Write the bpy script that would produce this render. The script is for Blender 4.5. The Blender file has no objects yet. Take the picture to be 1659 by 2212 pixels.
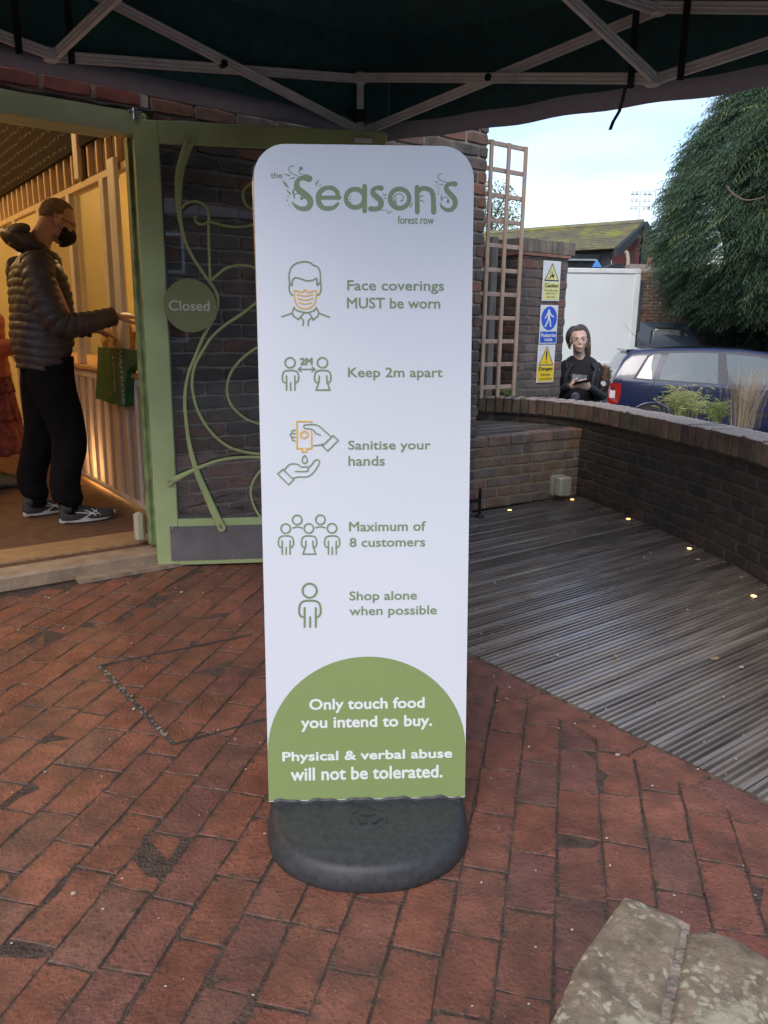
import bpy, math, random
import numpy as np
from mathutils import Vector, Matrix, noise
PI=math.pi; rad=math.radians
S=bpy.context.scene; COL=S.collection
rng=random.Random(7)
# ------------------------------------------------------------------ camera
F=1661.;CX=829.5;CY=1106.;H=1.27;PIT=rad(13.5);ROLL=rad(.8)
fw=np.array([0,math.cos(PIT),-math.sin(PIT)]);r0=np.array([1.,0,0]);u0=np.cross(r0,fw)
cr=math.cos(ROLL)*r0+math.sin(ROLL)*u0; cu=-math.sin(ROLL)*r0+math.cos(ROLL)*u0
CP=np.array([0,0,H])
cam=bpy.data.objects.new('camera',bpy.data.cameras.new('camera')); COL.objects.link(cam)
cam.matrix_world=Matrix(((cr[0],cu[0],-fw[0],0),(cr[1],cu[1],-fw[1],0),(cr[2],cu[2],-fw[2],H),(0,0,0,1)))
cam.data.sensor_fit='VERTICAL'; cam.data.sensor_height=36; cam.data.sensor_width=27
cam.data.lens=36*F/2212; cam.data.clip_start=.03; cam.data.clip_end=600
cam.data.dof.use_dof=False
S.camera=cam
# ------------------------------------------------------------------ sky, sun, exposure
SKY_STRENGTH=.15; SUN_STRENGTH=.62; SUN_ELEV=46; SUN_AZ=200; EXPOSURE=.92
w=bpy.data.worlds.new("World"); S.world=w; w.use_nodes=True
nt=w.node_tree; nt.nodes.clear()
def wn(t): return nt.nodes.new(t)
wo=wn('ShaderNodeOutputWorld'); bg=wn('ShaderNodeBackground'); sk=wn('ShaderNodeTexSky')
sk.sky_type='NISHITA'; sk.sun_disc=False; sk.sun_elevation=rad(SUN_ELEV); sk.sun_rotation=rad(SUN_AZ)
sk.air_density=1.0; sk.dust_density=1.6; sk.ozone_density=1.2
bg.inputs['Strength'].default_value=SKY_STRENGTH
tc=wn('ShaderNodeTexCoord'); mp=wn('ShaderNodeMapping'); mp.inputs['Scale'].default_value=(1.2,1.2,4.5)
n1=wn('ShaderNodeTexNoise'); n1.inputs['Scale'].default_value=1.7; n1.inputs['Detail'].default_value=6; n1.inputs['Roughness'].default_value=.55
cr1=wn('ShaderNodeValToRGB'); cr1.color_ramp.elements[0].position=.44; cr1.color_ramp.elements[1].position=.68
cr1.color_ramp.elements[0].color=(0,0,0,1); cr1.color_ramp.elements[1].color=(1,1,1,1)
mx=wn('ShaderNodeMix'); mx.data_type='RGBA'; mx.inputs['B'].default_value=(7.0,6.0,5.4,1)
mm=wn('ShaderNodeMath'); mm.operation='MULTIPLY'; mm.inputs[1].default_value=.34
L=nt.links.new
L(tc.outputs['Generated'],mp.inputs['Vector']); L(mp.outputs[0],n1.inputs['Vector']); L(n1.outputs[0],cr1.inputs[0])
L(cr1.outputs[0],mm.inputs[0]); L(mm.outputs[0],mx.inputs['Factor']); L(sk.outputs[0],mx.inputs['A']); L(mx.outputs['Result'],bg.inputs['Color']); L(bg.outputs[0],wo.inputs[0])
sun=bpy.data.objects.new('sun',bpy.data.lights.new('sun','SUN')); COL.objects.link(sun)
sun.data.energy=SUN_STRENGTH; sun.data.angle=rad(25); sun.data.color=(1,.94,.86)
az=rad(SUN_AZ); el=rad(SUN_ELEV); sd=Vector((math.sin(az)*math.cos(el),math.cos(az)*math.cos(el),math.sin(el)))
sun.rotation_euler=sd.to_track_quat('Z','Y').to_euler()
S.view_settings.view_transform='Standard'; S.view_settings.look='None'; S.view_settings.exposure=EXPOSURE
S.view_settings.gamma=1; S.view_settings.use_curve_mapping=False
# ------------------------------------------------------------------ measuring tools (photograph at 1659 x 2212)
def ray(x,y): return fw+(x-CX)/F*cr-(y-CY)/F*cu
def gz(x,y,z=0.):
    d=ray(x,y); return CP+d*((z-H)/d[2])
def gy(x,y,Y):
    d=ray(x,y); return CP+d*(Y/d[1])
def gpl(x,y,P0,n):
    d=ray(x,y); n=np.array(n,float); return CP+d*(((np.array(P0)-CP)@n)/(d@n))
def pj(P):
    d=np.array(P,float)-CP; z=d@fw
    if z<.05: return (9e9,9e9,z)
    return (CX+F*(d@cr)/z, CY-F*(d@cu)/z, z)
def crop(x,y,ox,oy,s): return ((ox+x/s)/1.8228,(oy+y/s)/1.8228)
A0=rad(53.5); U=np.array([math.sin(A0),math.cos(A0),0]); V=np.array([-math.cos(A0),math.sin(A0),0]); Z=np.array([0,0,1.])
HG=np.array([-1.21,3.955,0.])           # door hinge on the shop front line
def at(u,v,z=0): return HG+U*u+V*v+Z*z   # building coordinates
# ------------------------------------------------------------------ mesh builder
class MB:
    def __init__(s): s.v=[]; s.f=[]; s.m=[]
    def add(s,vs,fs,mi=0):
        o=len(s.v); s.v+= [tuple(map(float,p)) for p in vs]; s.f+=[tuple(i+o for i in f) for f in fs]; s.m+=[mi]*len(fs); return s
    def box(s,c,size,ax=None,mi=0):
        ax=ax or ((1,0,0),(0,1,0),(0,0,1)); a,b,d=[np.array(x,float)*h/2 for x,h in zip(ax,size)]; c=np.array(c,float)
        vs=[c+i*a+j*b+k*d for k in(-1,1) for j in(-1,1) for i in(-1,1)]
        return s.add(vs,[(0,2,3,1),(4,5,7,6),(0,1,5,4),(2,6,7,3),(0,4,6,2),(1,3,7,5)],mi)
    def bevbox(s,c,size,ax=None,b=.005,mi=0):
        ax=ax or ((1,0,0),(0,1,0),(0,0,1)); A=[np.array(x,float) for x in ax]; c=np.array(c,float); h=[q/2 for q in size]
        b=min(b,min(h)*.9)
        rings=[]
        for z,ins in((-h[2],b),(-h[2]+b,0),(h[2]-b,0),(h[2],b)):
            x,y=h[0]-ins,h[1]-ins
            pts=[(x-b,-y),(x,-y+b),(x,y-b),(x-b,y),(-x+b,y),(-x,y-b),(-x,-y+b),(-x+b,-y)]
            rings.append([c+A[0]*p[0]+A[1]*p[1]+A[2]*z for p in pts])
        return s.rings(rings,True,True,mi)
    def rings(s,R,cap0=True,cap1=True,mi=0,closed=True):
        n=len(R[0]); vs=[p for r in R for p in r]; fs=[]
        for i in range(len(R)-1):
            for j in range(n if closed else n-1):
                a=i*n+j; b=i*n+(j+1)%n; fs.append((a,b,b+n,a+n))
        if cap0: fs.append(tuple(range(n-1,-1,-1)))
        if cap1: fs.append(tuple((len(R)-1)*n+j for j in range(n)))
        return s.add(vs,fs,mi)
    def prism(s,poly,vec,mi=0):
        p=[np.array(q,float) for q in poly]; v=np.array(vec,float); n=len(p)
        return s.add(p+[q+v for q in p],[tuple(range(n-1,-1,-1)),tuple(range(n,2*n))]+[(i,(i+1)%n,(i+1)%n+n,i+n) for i in range(n)],mi)
    def tube(s,pts,rad_,n=8,closed=False,flat=1.0,ref=None,rnd=False,mi=0):
        P=[np.array(p,float) for p in pts]; m=len(P)
        R=rad_ if hasattr(rad_,'__len__') else [rad_]*m
        T=[]
        for i in range(m):
            a=P[(i-1)%m] if (closed or i>0) else P[i]; b=P[(i+1)%m] if (closed or i<m-1) else P[i]
            t=b-a; T.append(t/(np.linalg.norm(t)+1e-12))
        r=np.array(ref,float) if ref is not None else (np.array([0,0,1.]) if abs(T[0][2])<.9 else np.array([1.,0,0]))
        out=[]
        for i in range(m):
            if i and ref is None: r=y
            x=np.cross(T[i],r); nx=np.linalg.norm(x)
            x=x/nx if nx>1e-6 else x; y=np.cross(x,T[i]); y/=np.linalg.norm(y)+1e-12
            out.append([P[i]+x*math.cos(2*PI*k/n)*R[i]+y*math.sin(2*PI*k/n)*R[i]*flat for k in range(n)])
        if closed:
            out.append(out[0]); return s.rings(out,False,False,mi)
        if rnd:
            def capr(i,sg):
                ex=[]
                for q in (.5,.85):
                    k=math.sqrt(1-q*q); ex.append([P[i]+(p-P[i])*k+T[i]*sg*R[i]*q for p in out[i]])
                return ex
            a=capr(0,-1); b=capr(-1,1); out=[a[1],a[0]]+out+b
        return s.rings(out,True,True,mi)
    def ell(s,c,r,n=12,m=8,ax=None,mi=0):
        ax=[np.array(a,float) for a in (ax or ((1,0,0),(0,1,0),(0,0,1)))]; c=np.array(c,float)
        R=[]
        for i in range(1,m):
            t=PI*i/m-PI/2
            R.append([c+ax[0]*r[0]*math.cos(t)*math.cos(2*PI*k/n)+ax[1]*r[1]*math.cos(t)*math.sin(2*PI*k/n)+ax[2]*r[2]*math.sin(t) for k in range(n)])
        vs=[c-ax[2]*r[2]]+[p for q in R for p in q]+[c+ax[2]*r[2]]; fs=[]
        for k in range(n): fs.append((0,1+(k+1)%n,1+k)); e=len(vs)-1; o=1+(m-2)*n; fs.append((e,o+k,o+(k+1)%n))
        for i in range(m-2):
            for k in range(n): a=1+i*n+k; b=1+i*n+(k+1)%n; fs.append((a,b,b+n,a+n))
        return s.add(vs,fs,mi)
    def mesh(s,name,smooth=False):
        me=bpy.data.meshes.new(name); me.from_pydata(s.v,[],s.f)
        if any(s.m): me.polygons.foreach_set('material_index',s.m)
        if smooth: me.polygons.foreach_set('use_smooth',[True]*len(me.polygons))
        me.update(); return me
    def build(s,name,mats,parent=None,smooth=False,label=None,local=False,fix=True):
        me=s.mesh(name,smooth)
        if fix: fixn(me)
        return link(name,me,mats,parent,label,local)
import bmesh
def fixn(me):
    bm=bmesh.new(); bm.from_mesh(me); bmesh.ops.recalc_face_normals(bm,faces=bm.faces); bm.to_mesh(me); bm.free()
def link(name,me,mats,parent=None,label=None,local=False):
    o=bpy.data.objects.new(name,me)
    for m in (mats if isinstance(mats,(list,tuple)) else [mats]):
        if m and len(me.materials)<(len(mats) if isinstance(mats,(list,tuple)) else 1): me.materials.append(m)
    COL.objects.link(o)
    if parent is not None: attach(o,parent,local)
    if label: o['label']=label
    return o
WM={}
def attach(o,parent,local=False):
    o.parent=parent
    if not local: o.matrix_parent_inverse=WM.get(parent.name,Matrix.Identity(4)).inverted()
def thing(name,label,cat,loc=(0,0,0),rz=0,group=None):
    o=bpy.data.objects.new(name,None); COL.objects.link(o); o.empty_display_size=.1
    o.location=loc; o.rotation_euler=(0,0,rz); o['label']=label; o['category']=cat
    if group: o['group']=group
    WM[o.name]=Matrix.Translation(Vector([float(q) for q in loc]))@Matrix.Rotation(rz,4,'Z')
    return o
def tag(o,label,cat,group=None):
    o['label']=label; o['category']=cat
    if group: o['group']=group
    return o
def struct(o): o['kind']='structure'; return o
def sm(o):
    o.data.polygons.foreach_set('use_smooth',[True]*len(o.data.polygons)); return o
def cat_rom(pts,k=6,closed=False):
    P=[np.array(p,float) for p in pts]; n=len(P); out=[]
    for i in range(n if closed else n-1):
        p0=P[(i-1)%n] if closed or i>0 else 2*P[0]-P[1]; p1=P[i]; p2=P[(i+1)%n]; p3=P[(i+2)%n] if closed or i+2<n else 2*P[-1]-P[-2]
        for j in range(k):
            t=j/k; out.append(.5*((2*p1)+(-p0+p2)*t+(2*p0-5*p1+4*p2-p3)*t*t+(-p0+3*p1-3*p2+p3)*t**3))
    if not closed: out.append(P[-1])
    return out
# ------------------------------------------------------------------ materials
def newmat(name):
    m=bpy.data.materials.new(name); m.use_nodes=True; t=m.node_tree; b=t.nodes['Principled BSDF']; return m,t,b
def M(name,col,rough=.6,var=.15,scale=8,metal=0,bump=0,bscale=None,spec=.5,coat=0,col2=None,mask=None,detail=5,emit=None,est=0,obj=True,trans=0,rr=.1,ior=None,stretch=None,pore=0):
    m,t,b=newmat(name); N=t.nodes.new; K=t.links.new
    tc=N('ShaderNodeTexCoord'); src=tc.outputs['Object' if obj else 'Generated']
    if stretch:
        mp=N('ShaderNodeMapping'); mp.inputs['Scale'].default_value=stretch; K(src,mp.inputs[0]); src=mp.outputs[0]
    nz=N('ShaderNodeTexNoise'); nz.inputs['Scale'].default_value=scale; nz.inputs['Detail'].default_value=detail; K(src,nz.inputs['Vector'])
    rp=N('ShaderNodeValToRGB'); rp.color_ramp.elements[0].position=.3; rp.color_ramp.elements[1].position=.7
    c=np.array(col); lo=tuple(c*(1-var))+(1,); hi=tuple(np.minimum(c*(1+var),1))+(1,)
    if col2 is not None: hi=tuple(col2)+(1,)
    rp.color_ramp.elements[0].color=lo; rp.color_ramp.elements[1].color=hi
    if mask: rp.color_ramp.elements[0].position,rp.color_ramp.elements[1].position=mask
    K(nz.outputs[0],rp.inputs[0]); K(rp.outputs[0],b.inputs['Base Color'])
    mr=N('ShaderNodeMapRange'); mr.inputs['To Min'].default_value=max(rough-rr,.02); mr.inputs['To Max'].default_value=min(rough+rr,1)
    K(nz.outputs[0],mr.inputs[0]); K(mr.outputs[0],b.inputs['Roughness'])
    b.inputs['Metallic'].default_value=metal; b.inputs['Specular IOR Level'].default_value=spec
    if coat: b.inputs['Coat Weight'].default_value=coat; b.inputs['Coat Roughness'].default_value=.05
    if trans: b.inputs['Transmission Weight'].default_value=trans
    if ior: b.inputs['IOR'].default_value=ior
    if bump:
        n2=N('ShaderNodeTexNoise'); n2.inputs['Scale'].default_value=bscale or scale*4; n2.inputs['Detail'].default_value=6; K(src,n2.inputs['Vector'])
        bp=N('ShaderNodeBump'); bp.inputs['Strength'].default_value=bump; bp.inputs['Distance'].default_value=.02; K(n2.outputs[0],bp.inputs['Height']); K(bp.outputs[0],b.inputs['Normal'])
    if emit: b.inputs['Emission Color'].default_value=tuple(emit)+(1,); b.inputs['Emission Strength'].default_value=est
    return m
def brickmat(name,cols,rough=.85,bump=.5,speck=.35,dirt=(.03,.027,.022),dirtamt=.35,spec=.4,gscale=9,edge=None):
    """fired clay: one tint per brick (object or island), blotches, specks and dirt of its own"""
    m,t,b=newmat(name); N=t.nodes.new; K=t.links.new
    oi=N('ShaderNodeObjectInfo'); ge=N('ShaderNodeNewGeometry'); tc=N('ShaderNodeTexCoord')
    ad=N('ShaderNodeMath'); ad.operation='ADD'; K(oi.outputs['Random'],ad.inputs[0]); K(ge.outputs['Random Per Island'],ad.inputs[1])
    fr=N('ShaderNodeMath'); fr.operation='FRACT'; K(ad.outputs[0],fr.inputs[0])
    rp=N('ShaderNodeValToRGB'); e=rp.color_ramp.elements; rp.color_ramp.interpolation='CONSTANT'
    e[0].position=0; e[0].color=tuple(cols[0])+(1,); e[1].position=1/len(cols); e[1].color=tuple(cols[1])+(1,)
    for i,c in enumerate(cols[2:],2):
        q=e.new(i/len(cols)); q.color=tuple(c)+(1,)
    K(fr.outputs[0],rp.inputs[0])
    n1=N('ShaderNodeTexNoise'); n1.inputs['Scale'].default_value=gscale; n1.inputs['Detail'].default_value=8; n1.inputs['Roughness'].default_value=.65
    n2=N('ShaderNodeTexNoise'); n2.inputs['Scale'].default_value=gscale*8; n2.inputs['Detail'].default_value=5
    n3=N('ShaderNodeTexNoise'); n3.inputs['Scale'].default_value=gscale*.33; n3.inputs['Detail'].default_value=7; n3.inputs['Roughness'].default_value=.7
    for n in(n1,n2,n3): K(ge.outputs['Position'],n.inputs['Vector'])
    m1=N('ShaderNodeMapRange'); m1.inputs['From Min'].default_value=.25; m1.inputs['From Max'].default_value=.75; m1.inputs['To Min'].default_value=.55; m1.inputs['To Max'].default_value=1.4; K(n1.outputs[0],m1.inputs[0])
    mul=N('ShaderNodeVectorMath'); mul.operation='SCALE'; K(rp.outputs[0],mul.inputs[0]); K(m1.outputs[0],mul.inputs['Scale'])
    m3=N('ShaderNodeMapRange'); m3.inputs['From Min'].default_value=.5; m3.inputs['From Max'].default_value=.68; m3.inputs['To Max'].default_value=dirtamt; K(n3.outputs[0],m3.inputs[0])
    mxx=N('ShaderNodeMix'); mxx.data_type='RGBA'; K(m3.outputs[0],mxx.inputs['Factor']); K(mul.outputs[0],mxx.inputs['A']); mxx.inputs['B'].default_value=tuple(dirt)+(1,)
    m2=N('ShaderNodeMapRange'); m2.inputs['From Min'].default_value=.585; m2.inputs['From Max'].default_value=.68; m2.inputs['To Max'].default_value=speck; K(n2.outputs[0],m2.inputs[0])
    my=N('ShaderNodeMix'); my.data_type='RGBA'; K(m2.outputs[0],my.inputs['Factor']); K(mxx.outputs['Result'],my.inputs['A']); my.inputs['B'].default_value=tuple(np.array(dirt)*.8)+(1,)
    if edge:
        sp=N('ShaderNodeSeparateXYZ'); K(tc.outputs['Generated'],sp.inputs[0]); ds=[]
        for ax_,ln_ in (('X',edge[0]),('Y',edge[1])):
            a=N('ShaderNodeMath'); a.operation='SUBTRACT'; a.inputs[1].default_value=.5; K(sp.outputs[ax_],a.inputs[0]); c=N('ShaderNodeMath'); c.operation='ABSOLUTE'; K(a.outputs[0],c.inputs[0])
            d=N('ShaderNodeMath'); d.operation='MULTIPLY_ADD'; d.inputs[1].default_value=-ln_; d.inputs[2].default_value=ln_/2; K(c.outputs[0],d.inputs[0]); ds.append(d)
        mn=N('ShaderNodeMath'); mn.operation='MINIMUM'; K(ds[0].outputs[0],mn.inputs[0]); K(ds[1].outputs[0],mn.inputs[1])
        n4=N('ShaderNodeTexNoise'); n4.inputs['Scale'].default_value=38; n4.inputs['Detail'].default_value=6; n4.inputs['Roughness'].default_value=.7; K(ge.outputs['Position'],n4.inputs['Vector'])
        w4=N('ShaderNodeMath'); w4.operation='MULTIPLY_ADD'; w4.inputs[1].default_value=-.10; w4.inputs[2].default_value=.050; K(n4.outputs[0],w4.inputs[0])
        s4=N('ShaderNodeMath'); s4.operation='ADD'; K(mn.outputs[0],s4.inputs[0]); K(w4.outputs[0],s4.inputs[1])
        r4=N('ShaderNodeMapRange'); r4.inputs['From Min'].default_value=.006; r4.inputs['From Max'].default_value=.0; r4.inputs['To Min'].default_value=0; r4.inputs['To Max'].default_value=.85; K(s4.outputs[0],r4.inputs[0])
        mz=N('ShaderNodeMix'); mz.data_type='RGBA'; K(r4.outputs[0],mz.inputs['Factor']); K(my.outputs['Result'],mz.inputs['A']); mz.inputs['B'].default_value=(.080,.052,.038,1)
        # pale mineral flecks in the clay
        n5=N('ShaderNodeTexNoise'); n5.inputs['Scale'].default_value=150; n5.inputs['Detail'].default_value=1; K(ge.outputs['Position'],n5.inputs['Vector'])
        r5=N('ShaderNodeMapRange'); r5.inputs['From Min'].default_value=.72; r5.inputs['From Max'].default_value=.76; r5.inputs['To Max'].default_value=.7; K(n5.outputs[0],r5.inputs[0])
        my=N('ShaderNodeMix'); my.data_type='RGBA'; K(r5.outputs[0],my.inputs['Factor']); K(mz.outputs['Result'],my.inputs['A']); my.inputs['B'].default_value=(.36,.25,.19,1)
        n6=N('ShaderNodeTexNoise'); n6.inputs['Scale'].default_value=1.7; n6.inputs['Detail'].default_value=5; K(ge.outputs['Position'],n6.inputs['Vector'])
        r6=N('ShaderNodeMapRange'); r6.inputs['From Min'].default_value=.3; r6.inputs['From Max'].default_value=.7; r6.inputs['To Min'].default_value=.72; r6.inputs['To Max'].default_value=1.25; K(n6.outputs[0],r6.inputs[0])
        v6=N('ShaderNodeVectorMath'); v6.operation='SCALE'; K(my.outputs['Result'],v6.inputs[0]); K(r6.outputs[0],v6.inputs['Scale'])
        K(v6.outputs[0],b.inputs['Base Color'])
    else: K(my.outputs['Result'],b.inputs['Base Color'])
    mr=N('ShaderNodeMapRange'); mr.inputs['To Min'].default_value=rough-.18; mr.inputs['To Max'].default_value=min(1,rough+.12); K(n3.outputs[0],mr.inputs[0]); K(mr.outputs[0],b.inputs['Roughness'])
    b.inputs['Specular IOR Level'].default_value=spec
    bp=N('ShaderNodeBump'); bp.inputs['Strength'].default_value=bump; bp.inputs['Distance'].default_value=.012
    sm_=N('ShaderNodeMath'); sm_.operation='MULTIPLY_ADD'; sm_.inputs[1].default_value=.35; K(n2.outputs[0],sm_.inputs[0]); K(n1.outputs[0],sm_.inputs[2]); K(sm_.outputs[0],bp.inputs['Height']); K(bp.outputs[0],b.inputs['Normal'])
    return m
def thin_glass(name,tint=(.8,.85,.85),refl=.18,rough=.02):
    m=bpy.data.materials.new(name); m.use_nodes=True; t=m.node_tree; t.nodes.clear(); N=t.nodes.new; K=t.links.new
    o=N('ShaderNodeOutputMaterial'); a=N('ShaderNodeBsdfTransparent'); a.inputs[0].default_value=tuple(tint)+(1,)
    g=N('ShaderNodeBsdfGlossy'); g.inputs['Roughness'].default_value=rough; fz=N('ShaderNodeLayerWeight'); fz.inputs[0].default_value=.35
    mr=N('ShaderNodeMapRange'); mr.inputs['To Min'].default_value=refl; mr.inputs['To Max'].default_value=.9; K(fz.outputs['Facing'],mr.inputs[0])
    x=N('ShaderNodeMixShader'); K(mr.outputs[0],x.inputs[0]); K(a.outputs[0],x.inputs[1]); K(g.outputs[0],x.inputs[2]); K(x.outputs[0],o.inputs[0]); return m
def translu(name,col,f=.5):
    m,t,b=newmat(name); N=t.nodes.new; K=t.links.new
    b.inputs['Base Color'].default_value=tuple(col)+(1,); b.inputs['Roughness'].default_value=.45
    tr=N('ShaderNodeBsdfTranslucent'); tr.inputs[0].default_value=tuple(col)+(1,)
    x=N('ShaderNodeMixShader'); x.inputs[0].default_value=f; out=t.nodes['Material Output']
    K(b.outputs[0],x.inputs[1]); K(tr.outputs[0],x.inputs[2]); K(x.outputs[0],out.inputs[0]); return m
m_paver=brickmat('paver_clay',[(.215,.082,.050),(.20,.077,.048),(.23,.088,.053),(.19,.077,.052),(.21,.076,.045),(.185,.075,.052),(.22,.086,.054),(.20,.079,.049),(.195,.070,.043),(.21,.082,.05),(.18,.074,.055),(.225,.083,.048),(.20,.076,.045),(.195,.078,.05),(.205,.078,.047),(.172,.080,.056)],edge=(.2115,.1075),rough=.55,bump=.8,speck=.7,dirt=(.060,.042,.032),dirtamt=.62,spec=.5,gscale=11)
m_house=brickmat('house_brick',[(.15,.115,.095),(.19,.11,.08),(.11,.095,.085),(.24,.11,.075),(.13,.105,.092),(.16,.10,.08)],rough=.8,bump=.4)
m_dark=brickmat('damp_dark_brick',[(.058,.048,.040),(.066,.050,.040),(.050,.043,.038),(.072,.051,.040)],rough=.8,bump=.5,dirt=(.02,.02,.018))
m_cope=brickmat('coping_brick',[(.16,.105,.075),(.19,.12,.085),(.125,.09,.07),(.23,.14,.095),(.15,.12,.08)],rough=.85,bump=.4)
m_ret=brickmat('brown_brick',[(.26,.19,.14),(.28,.18,.125),(.23,.175,.135),(.25,.18,.135),(.29,.175,.115)],rough=.85,bump=.4)
m_pil=brickmat('pillar_brick',[(.17,.13,.11),(.19,.12,.095),(.12,.105,.095),(.24,.12,.09),(.15,.12,.105),(.10,.09,.085),(.14,.115,.10)],rough=.85,bump=.4)
m_mortar=M('mortar',(.37,.33,.28),.95,.25,30,bump=.6,bscale=90)
m_mortard=M('damp_mortar',(.085,.071,.055),.95,.35,20,bump=.6,bscale=80)
m_mortary=M('ochre_mortar',(.36,.29,.15),.95,.25,30,bump=.6,bscale=90)
m_joint=M('joint_grit',(.088,.056,.040),.9,.45,30,bump=.9,bscale=120)
m_green=M('green_paint',(.37,.45,.205),.42,.10,5,bump=.05,bscale=60)
m_greenl=M('sky_lit_green_paint',(.50,.58,.33),.45,.10,5,bump=.05,bscale=60)  # lintel green made lighter: open sky light put into its colour
m_greeno=M('green_scroll_paint',(.35,.41,.17),.45,.08,10)
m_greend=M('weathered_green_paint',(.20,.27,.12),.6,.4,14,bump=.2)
m_white=M('white_sign_print',(.71,.735,.78),.32,.01,2,spec=.4,rr=.03)
m_sgreen=M('green_sign_print',(.255,.335,.125),.38,.02,2,rr=.03)
m_stext=M('green_sign_lettering',(.215,.285,.15),.4,.02,2,rr=.03)
m_sor=M('orange_sign_print',(.78,.46,.09),.4,.02,2,rr=.03)
m_swhite=M('white_sign_lettering',(.80,.84,.80),.4,.02,2,rr=.03)
m_rubber=M('black_recycled_rubber',(.036,.039,.042),.5,.3,60,bump=.10,bscale=500,rr=.12)
m_steel=M('galvanised_steel',(.62,.64,.66),.28,.1,20,metal=1)
m_alu=M('anodised_aluminium',(.74,.72,.68),.5,.12,12,metal=.1,stretch=(1,1,1))
m_canopy=M('dark_green_canvas',(.030,.095,.092),.75,.2,20,bump=.15,bscale=300)
m_hem=M('slate_canvas_hem',(.37,.365,.42),.75,.08,20,bump=.1,bscale=300)
m_black=M('black_plastic',(.015,.015,.017),.45,.1,20)
m_cream=M('cream_painted_metal',(.46,.43,.31),.5,.1,12)
m_asphalt=M('asphalt',(.06,.06,.06),.9,.3,30,bump=.5,bscale=120)
m_kick=M('grey_kick_plate',(.15,.14,.14),.42,.18,8,bump=.05,bscale=50)
m_glass=thin_glass('door_glass',(.92,.93,.93),.08)
m_perspex=thin_glass('perspex',(.96,.96,.96),.04)
m_sill=M('worn_stone_sill',(.32,.23,.155),.8,.25,9,bump=.35)
m_mat=M('brown_coir_mat',(.17,.085,.04),.95,.25,14,bump=.6,bscale=300)
m_in=M('warm_plaster',(.54,.45,.21),.85,.06,3)
m_inw=M('white_painted_timber',(.72,.66,.56),.5,.08,6)
m_tl=translu('translucent_corrugated_panel',(.50,.47,.49),.55)
m_board=M('chalkboard',(.022,.016,.012),.9,.3,6,spec=.15)
m_chalk=M('chalk',(.24,.17,.09),.9,.3,30)
m_worktop=M('varnished_pine_worktop',(.42,.22,.09),.4,.3,6,stretch=(1,6,1))
m_tre=M('trellis_timber',(.50,.36,.27),.8,.2,10,bump=.2,stretch=(3,3,.6))
m_lamp=M('warm_deck_lamp_lens',(.9,.7,.4),.3,0,1,emit=(1,.50,.12),est=3.2)
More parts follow.
